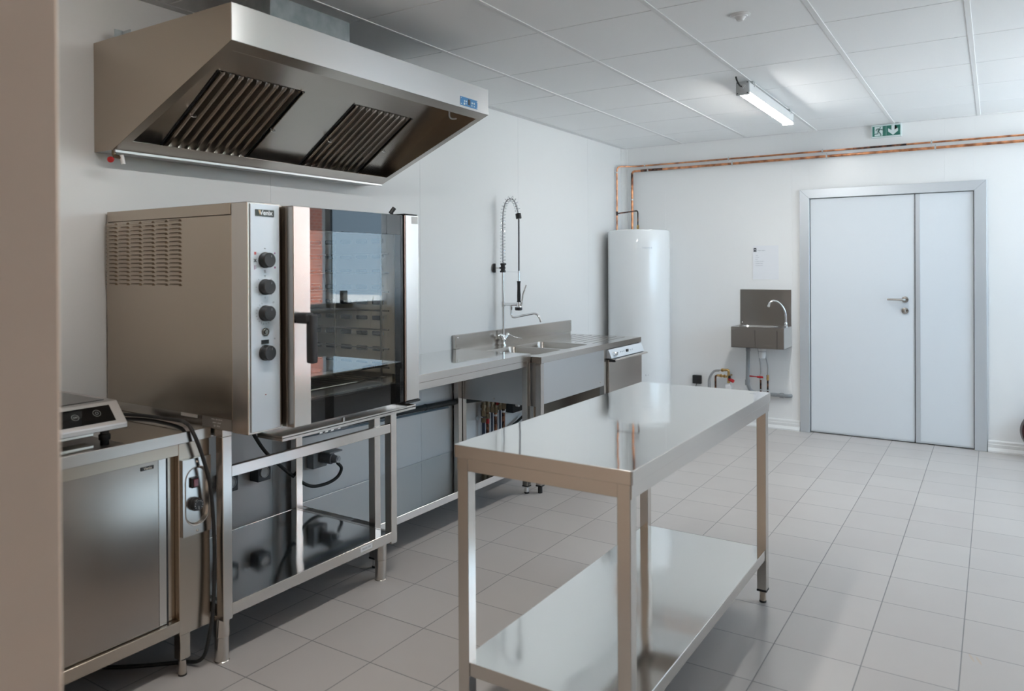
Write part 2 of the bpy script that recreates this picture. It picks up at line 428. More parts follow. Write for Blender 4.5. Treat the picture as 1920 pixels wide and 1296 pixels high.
# door with aluminium frame
d1 = struct(MB().box(-1.347, -.5485, YB+.004, YB+.024, .008, DZ-.004, .002).build('door_1', DOORM, smooth=False))
m = MB().cyl((-.617, YB+.004, 1.165), (-.617, YB-.008, 1.165), .026, seg=28, bev=.002)
m.tube(fillet([(-.617, YB-.006, 1.165), (-.617, YB-.055, 1.165), (-.742, YB-.055, 1.168)], .02), .0095)
m.cyl((-.617, YB+.004, 1.074), (-.617, YB-.008, 1.074), .026, seg=28, bev=.002).box(-.621, -.613, YB-.014, YB-.006, 1.06, 1.088, .002)
lab(m.build('door_handle', mat('handle_steel', (.55, .54, .52), .25, 1.0), d1), 'brushed metal lever handle and lock rose')
MB().box(-1.347, -1.343, YB+.0015, YB+.003, .012, DZ-.008).box(-.556, -.5485, YB+.0015, YB+.003, .01, DZ-.006).box(-1.347, -.5485, YB+.0015, YB+.003, .008, .02).pieces('edge_strip', ALU, d1)
d2 = struct(MB().box(-.5425, -.139, YB+.004, YB+.024, .008, DZ-.004, .002).build('door_2', DOORM, smooth=False))
MB().box(-.5425, -.508, YB-.001, YB+.003, .008, DZ-.006, .001).box(-.5425, -.139, YB+.001, YB+.003, .008, .022, .0005).pieces('edge_strip', ALU, d2)
# frame: mitred aluminium casing
m = MB()
OX0, OX1, OZ = -1.432, -.052, 2.105
m.prism([(OX0, 0), (OX0, OZ), (DX0, DZ), (DX0, 0)], YB-.022, YB-.0005, 'y', .0015)
m.prism([(OX1, 0), (OX1, OZ), (DX1, DZ), (DX1, 0)], YB-.022, YB-.0005, 'y', .0015)
m.prism([(OX0+.001, OZ), (OX1-.001, OZ), (DX1, DZ+.0006), (DX0, DZ+.0006)], YB-.022, YB-.0005, 'y', .0015)
struct(m.build('trim_3', ALU, smooth=False))
struct(MB().box(-1.352, -.135, YB+.024, YB+.0299, 0, DZ).build('trim_4', BLACK_M, smooth=False))  # black sheet behind the leaves, colouring in the shade of the gaps
# window frame in the right wall
wf = MB()
for y in (3.9, 4.93, 5.965): wf.box(XR+.02, XR+.07, y-.0 if y < 4 else y-.035, y+.045, 1.0, 2.45, .003)
wf.box(XR+.02, XR+.07, 3.9, 6.905, 1.0, 1.05, .003).box(XR+.02, XR+.07, 3.9, 6.905, 2.40, 2.45, .003)
w1 = struct(wf.build('window_1', WPLAST, smooth=False))
MB().box(XR+.012, XR+.02, 6.010, 6.030, 1.05, 2.4).pieces('seal', BLACK_M, w1)
MB().box(XR-.06, XR+.02, 3.86, 6.9, .97, 1.0, .004).build('window_sill', WPLAST, w1)
ch = thing('battery_charger', 'black battery charger on the window sill, seen mirrored in the oven glass', 'charger', (XR-.03, 6.17, 1.0))
MB().box(XR-.085, XR+.015, 6.08, 6.26, 1.0, 1.05, .008, 2).build('base', BLACK_M, ch)
MB().box(XR-.06, XR-.005, 6.12, 6.19, 1.05, 1.19, .006, 2).build('battery', BLACK, ch)
MB().tube(spline([(XR-.07, 6.26, 1.01), (XR-.075, 6.33, .98), (XR-.055, 6.36, .80), (XR-.05, 6.46, .66), (XR-.045, 6.56, .72), (XR-.03, 6.62, 1.0), (XR-.02, 6.65, 1.10)]), .004, 8).build('lead', RUBBER, ch)
# outside
struct(MB().box(XR+.09, 30, -20, 30, -.15, -.03).build('ground', PAVING, smooth=False))
tag(MB().box(6.0, 6.6, 9.35, 9.9, -.03, 5.5, .01).build('brick_pier', BRICK, smooth=False), 'red brick pier outside, seen mirrored in the oven glass', 'wall')
m = MB()
for k in range(26):
    m.sphere((random.uniform(9.0, 10.2), 7.2+k*.19, random.uniform(.4, 2.4)), random.uniform(.5, .9), (1, 1, 1), 12)
m.box(9, 10.2, 6.8, 12.2, -.03, .5)
tag(m.build('hedge', HEDGE), 'dark green hedge behind the brick pier outside', 'hedge')

# ------------------------------------------------------------------ extractor hood
H0, H1 = 1.686, 3.262
hood = thing('extractor_hood', 'large brushed stainless steel extractor hood on the left wall above the oven', 'extractor hood', (-2.67, 2.474, 1.925))
side = [(XL+.002, 2.374), (-2.230, 2.374), (-2.230, 2.243), (-2.974, 1.927), (XL+.002, 1.927)]
MB().prism(side, H0, H0+.003, 'y').build('side_panel', STEEL_SATIN, hood, smooth=False)
MB().prism(side, H1-.003, H1, 'y').build('side_panel', STEEL_SATIN, hood, smooth=False)
MB().box(-2.231, -2.228, H0, H1, 2.243, 2.3745, .001).build('front_panel', STEEL_FRONT, hood, smooth=False)
MB().box(XL+.002, -2.231, H0+.003, H1-.003, 2.371, 2.374).build('top_panel', STEEL_DULL, hood, smooth=False)
m = MB()
# inward flanges along the slope, sides and top
sl = [(-2.2312, 2.2425), (-2.974, 1.9268), (-2.9745, 1.9295), (-2.232, 2.2455)]
m.prism(sl, H0+.003, H0+.040, 'y').prism(sl, H1-.040, H1-.003, 'y')
m.prism([(-2.2312, 2.2425), (-2.278, 2.2228), (-2.279, 2.2255), (-2.232, 2.2455)], H0+.04, H1-.04, 'y')
m.prism([(-2.901, 1.958), (-2.974, 1.9268), (-2.9745, 1.9295), (-2.902, 1.9605)], H0+.04, H1-.04, 'y')
# upstanding inner lip of the flange
m.prism([(-2.278, 2.2228), (-2.280, 2.2228), (-2.290, 2.262), (-2.288, 2.262)], H0+.04, H1-.04, 'y')
m.build('flange', STEEL, hood, smooth=False)
m = MB().box(-2.990, -2.972, H0+.01, H1-.003, 1.918, 1.932, .001)
m.box(XL+.004, -2.985, H0+.004, H1-.004, 1.927, 1.930)
lab(m.build('gutter', mat('bright_steel', (.62, .62, .62), .35, 1.0), hood, smooth=False), 'bright folded steel drip edge')
P0 = Vector((-2.40, 0, 2.340)); P1 = Vector((-2.985, 0, 1.950))
dd = (P1-P0).normalized(); nn_ = Vector((-dd.z, 0, dd.x))
if nn_.z > 0: nn_ = -nn_
def baf(x0, x1, off):   # point on baffle plane by x
    t = (x0-P0.x)/(P1.x-P0.x); return P0+(P1-P0)*t
def bpt(x): return P0+(P1-P0)*((x-P0.x)/(P1.x-P0.x))
def bslab(mb, xa, xb, ya, yb):
    a = bpt(xa); c = bpt(xb)
    mb.prism([(a.x, a.z), (c.x, c.z), (c.x-nn_.x*.002, c.z-nn_.z*.002), (a.x-nn_.x*.002, a.z-nn_.z*.002)], ya, yb, 'y')
m = MB()
for ya, yb in ((H0+.003, 1.8845), (2.3125, 2.6315), (3.0455, H1-.003)): bslab(m, -2.40, -2.985, ya, yb)
for ya, yb in ((1.8845, 2.3125), (2.6315, 3.0455)): bslab(m, -2.40, -2.567, ya, yb); bslab(m, -2.963, -2.985, ya, yb)
bmesh.ops.remove_doubles(m.bm, verts=m.bm.verts, dist=.0003)
m.build('baffle_plate', STEEL, hood, smooth=False)
m = MB()
for (y0, y1) in ((1.885, 2.312), (2.632, 3.045)):
    fm = MB()
    A = P0+(P1-P0)*((-2.568-P0.x)/(P1.x-P0.x)); B = P0+(P1-P0)*((-2.962-P0.x)/(P1.x-P0.x))
    A = A+nn_*.003; B = B+nn_*.003; Lf = (B-A).length
    # nine upright troughs: wavy cross-section in y, extruded along the slope, closed with rounded ends
    nch = 9; wch = (y1-y0-.03)/nch
    t = bmesh.new(); NY = nch*16; NS = 40; grid = []
    for j in range(NS+1):
        s_ = j/NS
        row = []
        for i in range(NY+1):
            ph = (i/NY*nch) % 1.0
            yy = y0+.015+(y1-y0-.03)*i/NY
            endd = min(s_, 1-s_)*Lf
            # stadium shaped slot, .6 of the pitch wide
            lx = (ph-.5)*wch; hw = wch*.30
            cyd = max(0, (hw+.006)-endd); dist = math.hypot(lx, cyd)-hw if cyd > 0 else abs(lx)-hw
            dep = -.030*min(1, max(0, -dist/.005)) if dist < 0 else .006*max(0, 1-dist/.007)
            p = A+(B-A)*s_+nn_*dep
            row.append(t.verts.new((p.x, yy, p.z)))
        grid.append(row)
    for j in range(NS):
        for i in range(NY): t.faces.new((grid[j][i], grid[j][i+1], grid[j+1][i+1], grid[j+1][i]))
    bmesh.ops.recalc_face_normals(t, faces=t.faces[:]); fm.merge(t)
    f = fm.build('grease_filter', STEEL, hood)
    e = MB()
    for yy in (y0+.004, y1-.004):
        e.prism([(A.x, A.z), (B.x, B.z), (B.x+nn_.x*.01, B.z+nn_.z*.01), (A.x+nn_.x*.01, A.z+nn_.z*.01)], yy-.0015, yy+.0015, 'y')
    e.pieces('filter_edge', STEEL_SATIN, f, smooth=False)
    e = MB()
    for yy in (y0-.006, y1+.006):
        e.prism([(A.x, A.z), (B.x, B.z), (B.x-nn_.x*.012, B.z-nn_.z*.012), (A.x-nn_.x*.012, A.z-nn_.z*.012)], yy-.003, yy+.003, 'y')
    e.pieces('seal', BLACK_M, f, smooth=False)
    C_ = A+(B-A)*.51
    for yy in (y0+.012, y1-.012):
        q = C_+nn_*.012
        MB().tube(fillet([(q.x, yy-.008, q.z), (q.x+nn_.x*.016, yy-.008, q.z+nn_.z*.016), (q.x+nn_.x*.016, yy+.012, q.z+nn_.z*.016), (q.x, yy+.012, q.z)], .006), .0028, 8).build('handle', CHROME, f)
m = MB().box(-2.2285, -2.2262, 3.014, 3.160, 2.254, 2.298, .0008)
cp = lab(m.build('control_panel', BLUE, hood, smooth=False), 'blue control panel with small buttons')
m = MB()
for (yy, zz, r) in ((3.048, 2.278, .0045), (3.063, 2.278, .0045), (3.112, 2.278, .005), (3.130, 2.278, .005), (3.046, 2.264, .006), (3.062, 2.266, .003), (3.110, 2.264, .004), (3.130, 2.264, .004), (3.020, 2.291, .0025), (3.154, 2.291, .0025), (3.020, 2.261, .0025), (3.154, 2.260, .0025)):
    m.cyl((-2.2262, yy, zz), (-2.2250, yy, zz), r, seg=14)
m.pieces('button', SIGNW, cp)
MB().box(-2.2262, -2.2240, 3.078, 3.095, 2.263, 2.291, .0008).build('switch', BLACK, cp)
m = MB().cyl((-2.990, 1.700, 1.927), (-2.990, 1.700, 1.905), .008).cyl((-2.990, 1.700, 1.905), (-2.962, 1.716, 1.898), .008)
dv = m.build('drain_valve', mat('old_brass', (.16, .13, .09), .4, .9), hood)
MB().cyl((-2.962, 1.716, 1.908), (-2.960, 1.722, 1.872), .0085).build('outlet', WPLAST, dv)
MB().cyl((-2.986, 1.686, 1.889), (-2.972, 1.676, 1.886), .012).box(-3.000, -2.966, 1.678, 1.690, 1.884, 1.893, .002).build('lever', RED, dv)
MB().tube(spline([(-2.30, 3.02, 2.235), (-2.33, 3.06, 2.215), (-2.36, 3.12, 2.215), (-2.37, 3.17, 2.225)]), .004, 8).build('lamp_cable', GREYPL, hood)
MB().box(-3.03, -2.97, 1.76, 1.764, 2.374, 2.428, .0008).box(-3.034, -3.030, 1.73, 1.764, 2.374, 2.432, .0008).pieces('bracket', GALV, hood)
# duct
dct = MB().box(-3.02, -2.574, 2.14, 2.607, 2.3745, ZC+.001, .002)
tag(dct.build('ventilation_duct', GALV, smooth=False), 'grey galvanised metal duct joining the hood top to the ceiling', 'duct')

# ------------------------------------------------------------------ oven stand
stand = thing('oven_stand', 'open stainless steel stand with lower shelf carrying the oven', 'stand', (-2.68, 2.205, 0))
sy0, sy1 = 1.735, 2.680
for (x0, y0) in ((-2.40, sy0), (-2.40, sy1-.04), (-3.04, sy0), (-3.04, sy1-.04)):
    lg = MB().box(x0, x0+.04, y0, y0+.04, .163, .836, .002).build('leg', STEEL, stand, smooth=False)
    yc = y0+.045 if y0 == sy0 else y0-.028
    yc = y0+.028 if y0 == sy0 else y0-.022
    xc = x0-.01 if x0 > -2.6 else x0+.03
    MB().lathe([(.027, 0), (.0275, .002), (.0255, .004), (.0255, .092), (.0285, .096), (.0285, .176), (.025, .178)], (xc, yc, 0)).build('foot', STEEL, lg)
m = MB().box(-3.02, -2.366, sy0+.041, sy1-.041, .214, .2175, .0008)
m.build('shelf', STEEL_SHELF, stand, smooth=False)
m = MB().box(-2.366, -2.361, sy0+.04, sy1-.04, .175, .220, .001).box(-3.025, -3.02, sy0+.04, sy1-.04, .175, .22, .001).box(-3.0, -2.40, sy0+.012, sy0+.03, .175, .2135, .001).box(-3.0, -2.40, sy1-.03, sy1-.012, .175, .2135, .001)
lip = m.build('shelf_rail', STEEL, stand, smooth=False)
MB().box(-2.361, -2.3602, 2.438, 2.512, .190, .212).build('sticker', LABELW, lip, smooth=False)
MB().text('UNOX INOX', (-2.3600, 2.475, .201), Y, Z, .013).build('lettering', ICON, lip) if False else MB().text('INOX 304', (-2.3600, 2.475, .201), Y, Z, .012).build('lettering', ICON, lip)
MB().box(-2.382, -2.362, sy0+.04, sy1-.04, .683, .724, .0015).build('front_rail', STEEL, stand, smooth=False)
MB().box(-3.02, -3.0, sy0+.04, sy1-.04, .683, .724, .0015).build('rear_rail', STEEL, stand, smooth=False)
m = MB().box(-3.04, -2.36, sy0, sy0+.04, .836, .862, .001).box(-3.04, -2.36, sy1-.04, sy1, .836, .862, .001)
m.pieces('side_rail', STEEL, stand, smooth=False)

# ------------------------------------------------------------------ oven
OY0, OY1 = 1.727, 2.648
oven = thing('convection_oven', 'large stainless steel convection oven with dark glass door and four black knobs', 'oven', (-2.65, 2.19, .863))
# body panels
m = MB().box(-3.095, -2.2915, OY0, OY0+.004, .908, 1.640, .0008)
sp_ = m.build('side_panel', STEEL_SATIN, oven, smooth=False)
lv = MB()
for c in range(6):
    for r in range(16):
        x0 = -3.09+c*.0865; z0 = 1.383+r*.0163
        lv.prism([(OY0+.0005, z0), (OY0-.0065, z0+.0005), (OY0-.0070, z0+.003), (OY0+.0005, z0+.0100)], x0, x0+.064, 'x')
lab(lv.build('louvre', STEEL_SATIN, sp_, smooth=False), 'grid of pressed ventilation louvres')
MB().box(-3.095, -2.30, OY0+.002, OY1, 1.6425, 1.684, .001).build('top_panel', STEEL_SATIN, oven, smooth=False)
m = MB().box(-3.095, -2.2915, OY1-.004, OY1, .908, 1.6425, .0008).box(-3.095, -3.09, OY0+.004, OY1-.004, .908, 1.6425)
m.build('rear_casing', STEEL_SATIN, oven, smooth=False)
m = MB().box(-3.05, -2.2915, OY0+.004, OY1-.004, .863, .908, .001)
bs = m.build('base', STEEL_DULL, oven, smooth=False)
MB().box(-2.47, -2.30, OY0+.0028, OY0+.0038, .866, .906).build('rating_label', LABELG, bs, smooth=False)
m = MB()
for k, (tx, sz) in enumerate((('MODEL  VF06  400V 3N', .006), ('50/60 Hz   10,5 kW', .006), ('CE   IPX4', .009))): m.text(tx, (-2.385, OY0+.0026, .899-k*.012), X, Z, sz, .0002)
m.build('rating_text', LABELW, bs)
MB().box(-2.60, -2.50, OY0+.0028, OY0+.0038, .893, .905).build('sticker', LABELW, bs, smooth=False)
# front column (left) with silver control panel
m = MB().box(-2.2915, -2.204, OY0-.001, 1.872, .862, 1.683, .002)
colm = m.build('control_column', STEEL, oven, smooth=False)
cpn = MB().box(-2.204, -2.199, 1.736, 1.862, .870, 1.677, .001).build('control_panel', ALU_PANEL, oven, smooth=False)
for i, z in enumerate((1.478, 1.382, 1.288, 1.147)):
    k = MB().lathe([(.0285, 0), (.0285, .006), (.027, .008), (.0265, .026), (.024, .029)], (-2.199, 1.797, z), X, 36)
    kb = lab(k.build('knob', BLACK, oven), 'black round control knob')
    MB().box(-2.1700, -2.1692, 1.802, 1.8035, z+.010, z+.018).build('pointer', ICON, kb)
m = MB().lathe([(.015, 0), (.015, .004), (.012, .006), (.011, .003), (.008, .003), (.007, .008)], (-2.199, 1.797, 1.221), X, 28)
m.build('push_button', mat('button_metal', (.25, .24, .22), .35, .9), oven)
ic = MB(); icr = MB(); icp = MB(); icd = MB()
def tick(mb, y, z, w=.006, h=.0015, a=0.0):
    M = Matrix.Translation((-2.1988, y, z)) @ Matrix.Rotation(a, 4, 'X')
    mb.box(-.0003, .0003, -w/2, w/2, -h/2, h/2, M=M)
for z, n, rng in ((1.478, 0, 0), (1.382, 8, 6.28), (1.288, 17, 4.6), (1.147, 0, 0)):
    for k in range(n):
        a = math.pi*.62+rng*k/max(n-1, 1) if n == 17 else rng*k/n
        tick(ic, 1.797+.038*math.cos(a), z+.038*math.sin(a), .005 if n == 17 else .006, .0016, a)
icd.box(-2.199, -2.1985, 1.794, 1.800, 1.518, 1.5205).box(-2.199, -2.1985, 1.794, 1.800, 1.4205, 1.423)
icr.box(-2.199, -2.1985, 1.751, 1.760, 1.497, 1.507)
icd.text('x', (-2.1987, 1.755, 1.478), Y, Z, .022, bold=.0005)
icp.box(-2.199, -2.1985, 1.751, 1.761, 1.449, 1.451).box(-2.199, -2.1985, 1.751, 1.761, 1.456, 1.458).box(-2.199, -2.1985, 1.7515, 1.7535, 1.444, 1.460)
icp.box(-2.199, -2.1985, 1.838, 1.844, 1.500, 1.506).box(-2.199, -2.1985, 1.838, 1.845, 1.448, 1.455)
ic.text('%', (-2.1987, 1.798, 1.437), Y, Z, .014).text('o', (-2.1987, 1.834, 1.327), Y, Z, .014).text('o', (-2.1987, 1.838, 1.195), Y, Z, .012)
ic.box(-2.199, -2.1986, 1.762, 1.770, 1.502, 1.5028).box(-2.199, -2.1986, 1.762, 1.770, 1.453, 1.4538)
icd.box(-2.199, -2.197, 1.779, 1.812, 1.178, 1.193, .0004)
icr.cyl((-2.199, 1.797, .997), (-2.1975, 1.797, .997), .0022, seg=12)
for mb, mm, nm in ((ic, ICON, 'scale_marks'), (icr, ICONR, 'red_marks'), (icp, ICONP, 'purple_marks'), (icd, BLACK, 'black_marks')): mb.build(nm, mm, cpn)
bd = MB().box(-2.199, -2.1965, 1.756, 1.838, 1.634, 1.658, .0006).build('badge', mat('badge_dark', (.05, .055, .05), .3, .6), cpn)
MB().text('Venix', (-2.1963, 1.802, 1.6465), Y, Z, .024, .0006, bold=.0004).build('lettering', mat('badge_silver', (.6, .6, .6), .3, .8), bd)
MB().prism([(1.768, 1.656), (1.780, 1.656), (1.776, 1.638)], -2.1965, -2.1960, 'x').build('emblem', GOLD, bd)
# cavity: open steel box behind the glass
m = MB()
cx0, cx1, cy0, cy1, cz0, cz1 = -2.99, -2.225, 1.93, 2.575, .925, 1.615
m.box(cx0-.004, cx0, cy0, cy1, cz0, cz1).box(cx0, cx1, cy0-.004, cy0, cz0, cz1).box(cx0, cx1, cy1, cy1+.004, cz0, cz1).box(cx0, cx1, cy0, cy1, cz0-.004, cz0).box(cx0, cx1, cy0, cy1, cz1, cz1+.004)
cav = m.build('cavity', STEEL_DARK, oven, smooth=False)
m = MB().box(-2.2915, -2.222, OY1-.074, OY1-.001, .868, 1.68, .001).box(-2.2915, -2.222, 1.873, 1.93, .868, 1.68, .001).box(-2.2915, -2.222, 1.93, OY1-.074, 1.615, 1.68).box(-2.2915, -2.222, 1.93, OY1-.074, .868, .925)
m.pieces('front_frame', STEEL_SATIN, oven, smooth=False)
# fan panel with rows of slots, on the left side wall of the cavity and back
m = MB()
for r in range(9):
    z = 1.0+r*.07
    for c in range(6):
        x0 = -2.90+c*.10
        m.box(x0, x0+.07, cy1-.016, cy1-.010, z, z+.02, .004)
m2 = MB().box(-2.94, -2.27, cy1-.010, cy1-.006, .97, 1.60, .001)
m2.build('side_baffle', mat('baffle_steel', (.84, .80, .74), .42, .25), cav, smooth=False); m.pieces('slots', BLACK_M, cav, smooth=False)
m = MB(); ms_ = MB().box(cx0+.012, cx0+.016, cy0+.05, cy1-.06, .96, 1.60, .001)
for r in range(8):
    z = 1.0+r*.075
    for c in range(6):
        y0 = cy0+.075+c*.082
        m.box(cx0+.016, cx0+.018, y0, y0+.058, z, z+.024, .004)
ms_.build('rear_baffle', mat('rear_baffle_steel', (.84, .80, .74), .42, .25), cav, smooth=False); m.pieces('rear_slots', BLACK_M, cav, smooth=False)
m = MB()
for yy in (cy0+.02, cy1-.035):
    for xx in (-2.88, -2.62, -2.33): m.box(xx, xx+.012, yy-.004, yy+.004, cz0+.01, cz1-.01, .002)
    for r in range(7):
        z = 1.0+r*.085
        m.tube([(-2.90, yy, z), (-2.28, yy, z)], .004, 8)
m.build('rack_runners', mat('rack_steel', (.70, .68, .64), .25, 1.0), cav)
m = MB().box(-2.92, -2.27, cy0+.03, cy1-.05, 1.012, 1.016, .001).box(-2.274, -2.27, cy0+.03, cy1-.05, 1.012, 1.03, .001)
m.build('tray', mat('tray_steel', (.75, .75, .74), .08, 1.0), cav, smooth=False)
m = MB()
for k in range(12): m.tube([(-2.90, cy0+.05+k*.045, .965), (-2.28, cy0+.05+k*.045, .965)], .002, 6)
m.tube([(-2.28, cy0+.03, .965), (-2.28, cy1-.05, .965)], .003, 8); m.build('wire_shelf', CHROME, cav)
# door
dz0, dz1 = .866, 1.677
m = MB().box(-2.215, -2.150, 1.884, 1.966, dz0, dz1, .0025)
door = thing('oven_door', '', '', (-2.18, 2.6, dz0)); del door['label']; del door['category']
door.parent = oven; door.location = door.location-oven.location
def pd(mb, name, mm, **k): return mb.build(name, mm, door, **k)
pd(m, 'left_stile', STEEL, smooth=False)
pd(MB().box(-2.215, -2.150, 2.506, 2.594, dz0+.002, dz1+.001, .0025), 'right_stile', STEEL, smooth=False)
m = MB().box(-2.190, -2.1545, 1.966, 2.479, 1.590, dz1-.002, .001).box(-2.190, -2.1545, 1.966, 2.479, dz0+.002, .955, .001).box(-2.190, -2.1545, 2.479, 2.500, dz0+.002, dz1-.002, .001)
pd(m, 'glass_border', BLACKGLASS, smooth=False)
pd(MB().quad([(-2.155, 1.966, .955), (-2.155, 2.479, .955), (-2.155, 2.479, 1.590), (-2.155, 1.966, 1.590)]), 'glass_pane', GLASS, smooth=False)
pd(MB().quad([(-2.188, 1.966, .955), (-2.188, 2.479, .955), (-2.188, 2.479, 1.590), (-2.188, 1.966, 1.590)]), 'inner_pane', GLASS2, smooth=False)
m = MB().box(-2.20, -2.149, 2.498, 2.502, dz0+.002, dz1-.002)
pd(m, 'edge_strip', mat('copper_tinted_strip', (.40, .27, .22), .35, 1.0), smooth=False)
h = MB()
prof = [(-2.085, 1.288), (-2.088, 1.262), (-2.090, 1.20), (-2.092, 1.15), (-2.094, 1.104)]
h.tube(fillet([(-2.150, 1.900, 1.270), (-2.100, 1.905, 1.272), (-2.085, 1.914, 1.262), (-2.088, 1.914, 1.105)], .02), .0155, 16)
h.box(-2.104, -2.070, 1.898, 1.929, 1.103, 1.282, .008, 3).box(-2.150, -2.085, 1.888, 1.925, 1.247, 1.287, .009, 3)
lab(pd(h, 'handle', BLACK_M), 'black curved plastic door handle')
pd(MB().box(-2.24, -2.15, 2.50, 2.585, dz1+.001, dz1+.005, .001).box(-2.26, -2.15, 2.50, 2.60, dz0-.010, dz0-.001, .001).cyl((-2.19, 2.555, dz0-.012), (-2.19, 2.555, dz0-.001), .012), 'hinge', BLACK_M, smooth=False)
pd(MB().cyl((-2.20, 2.475, dz1), (-2.20, 2.475, dz1+.012), .006).cyl((-2.20, 2.465, dz1+.006), (-2.19, 2.480, dz1+.030), .009), 'latch', BLACK_M)
pd(MB().box(-2.1500, -2.1494, 2.545, 2.588, 1.640, 1.672), 'data_sticker', mat('sticker_silver', (.55, .56, .55), .4), smooth=False)
m = MB().box(-2.34, -2.200, 1.872, 2.628, .822, .825).box(-2.203, -2.200, 1.872, 2.628, .812, .832, .0008).box(-2.34, -2.203, 1.872, 1.875, .812, .832, .0008).box(-2.34, -2.203, 2.625, 2.628, .812, .832).box(-2.34, -2.337, 1.872, 2.628, .812, .863).box(-2.21, -2.202, 2.18, 2.188, .832, .848)
lab(m.build('drip_tray', STEEL, oven, smooth=False), 'long narrow steel drip tray below the door')
MB().box(-2.3, -2.290, 1.90, 2.62, .845, .863).build('tray_bracket', STEEL_DULL, oven, smooth=False)

# ------------------------------------------------------------------ warming cabinet at lower left
WY = 1.727
wc = thing('warming_cabinet', 'low stainless steel warming cabinet with sliding doors carrying the induction hob', 'cabinet', (-2.76, 1.16, 0))
MB().box(-3.10, -2.415, .56, WY, .831, .871, .0015).build('worktop', [STEEL_MIR, STEEL], wc, smooth=False)
m = MB().box(-3.09, -2.424, .57, 1.602, .790, .8305, .001).box(-3.09, -3.08, .57, WY-.004, .165, .79).box(-3.08, -2.424, .57, .575, .165, .79).box(-3.08, -2.46, .575, WY-.01, .165, .172)
wcb = m.build('body', STEEL_SATIN, wc, smooth=False)
MB().box(-2.50, -2.420, .57, 1.602, .165, .207, .001).build('bottom_rail', STEEL_SATIN, wc, smooth=False)
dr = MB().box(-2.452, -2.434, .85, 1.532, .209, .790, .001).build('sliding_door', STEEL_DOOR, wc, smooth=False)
MB().box(-2.434, -2.431, 1.468, 1.514, .764, .776, .0005).build('badge', BLACK, dr, smooth=False)
MB().text('Venix', (-2.4308, 1.492, .770), Y, Z, .013, .0004, bold=.0002).build('lettering', mat('badge_cream', (.5, .48, .42), .4), dr)
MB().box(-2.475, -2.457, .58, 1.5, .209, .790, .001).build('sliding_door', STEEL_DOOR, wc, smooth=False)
MB().box(-2.456, -2.438, 1.535, 1.563, .209, .790, .001).build('door_edge_profile', STEEL, wc, smooth=False)
MB().box(-2.47, -2.445, 1.5645, 1.574, .209, .789, .0005).build('door_gap_shade', BLACK_M, wc, smooth=False)  # black strip painting the shade of the gap beside the door
MB().box(-2.475, -2.450, 1.576, 1.6015, .209, .789, .001).build('inner_post', STEEL_SATIN, wc, smooth=False)
clm = MB().box(-3.08, -2.424, 1.602, WY-.001, .150, .8305, .0015).build('control_column', STEEL_SATIN, wc, smooth=False)
# control plate with stadium recess
def holed(t, outer, inner):
    """flat sheet between four outer corners and an inner loop made of four equal runs, both in the same order"""
    n = len(inner); c = n//4
    for k in range(n):
        q = k//c; k2 = (k+1) % n
        if (k+1) % c == 0: t.faces.new((outer[q], outer[(q+1) % 4], inner[k2], inner[k]))
        else: t.faces.new((outer[q], inner[k2], inner[k]))
def stadium(yc, zc, hw, hh, n=11):
    pts = []
    for k in range(n+1): a = math.pi*k/n; pts.append((yc+hw*math.cos(a), zc+hh-hw+hw*math.sin(a)))
    for k in range(n+1): a = math.pi+math.pi*k/n; pts.append((yc+hw*math.cos(a), zc-hh+hw+hw*math.sin(a)))
    return pts
t = bmesh.new()
outer = [(1.724, .770), (1.611, .770), (1.611, .497), (1.724, .497)]
i1 = stadium(1.668, .634, .046, .104); i2 = stadium(1.668, .634, .040, .098)
R1 = [t.verts.new((-2.4135, *p)) for p in outer]; R0 = [t.verts.new((-2.424, *p)) for p in outer]
R2 = [t.verts.new((-2.4135, *p)) for p in i1]; R3 = [t.verts.new((-2.4233, *p)) for p in i2]
n = len(i1)
for k in range(4): t.faces.new((R0[k], R0[(k+1) % 4], R1[(k+1) % 4], R1[k]))
holed(t, R1, R2)
for A_, B_ in ((R2, R3),):
    for k in range(n): t.faces.new((A_[k], A_[(k+1) % n], B_[(k+1) % n], B_[k]))
t.faces.new(R3); bmesh.ops.recalc_face_normals(t, faces=t.faces[:])
m = MB(); m.merge(t)
m.tube([(-2.4135, *p) for p in stadium(1.668, .634, .047, .105)]+[(-2.4135, *stadium(1.668, .634, .047, .105)[0])], .0024, 8)
m.sphere((-2.4135, 1.668, .757), .0045).sphere((-2.4135, 1.668, .509), .0045)
pl = lab(m.build('control_plate', STEEL, wc), 'steel plate with oval recess around switch and dial')
sw = MB().box(-2.423, -2.412, 1.647, 1.676, .664, .700, .002).build('switch_housing', BLACK, wc, smooth=False)
MB().box(-2.412, -2.409, 1.652, 1.671, .668, .696, .0012).build('rocker', DARKRED, sw, smooth=False)
kd = MB().lathe([(.024, 0), (.024, .008), (.0225, .010), (.021, .022), (.019, .024)], (-2.4225, 1.664, .604), X, 32).build('dial', BLACK, wc)
m = MB()
for k in range(9):
    a = math.pi*1.2-k*math.pi*.175; m.cyl((-2.3985, 1.664+.015*math.cos(a), .604+.015*math.sin(a)), (-2.398, 1.664+.015*math.cos(a), .604+.015*math.sin(a)), .0013, seg=8)
m.box(-2.3985, -2.398, 1.6635, 1.6648, .588, .600); m.build('dial_marks', LABELW, kd)
for (x0, y0) in ((-2.462, 1.605), (-3.06, 1.605), (-2.462, .6), (-3.06, .6)):
    lg = MB().box(x0, x0+.036, y0, y0+.04, .062, .152, .001).build('leg', STEEL_SATIN, wc, smooth=False)
    MB().cyl((x0+.018, y0+.02, .004), (x0+.018, y0+.02, .062), .014).build('foot', STEEL_DULL, lg)
    MB().cyl((x0+.018, y0+.02, 0), (x0+.018, y0+.02, .006), .015).cyl((x0+.018, y0+.02, .058), (x0+.018, y0+.02, .0635), .017).pieces('foot_ring', RUBBER, lg)

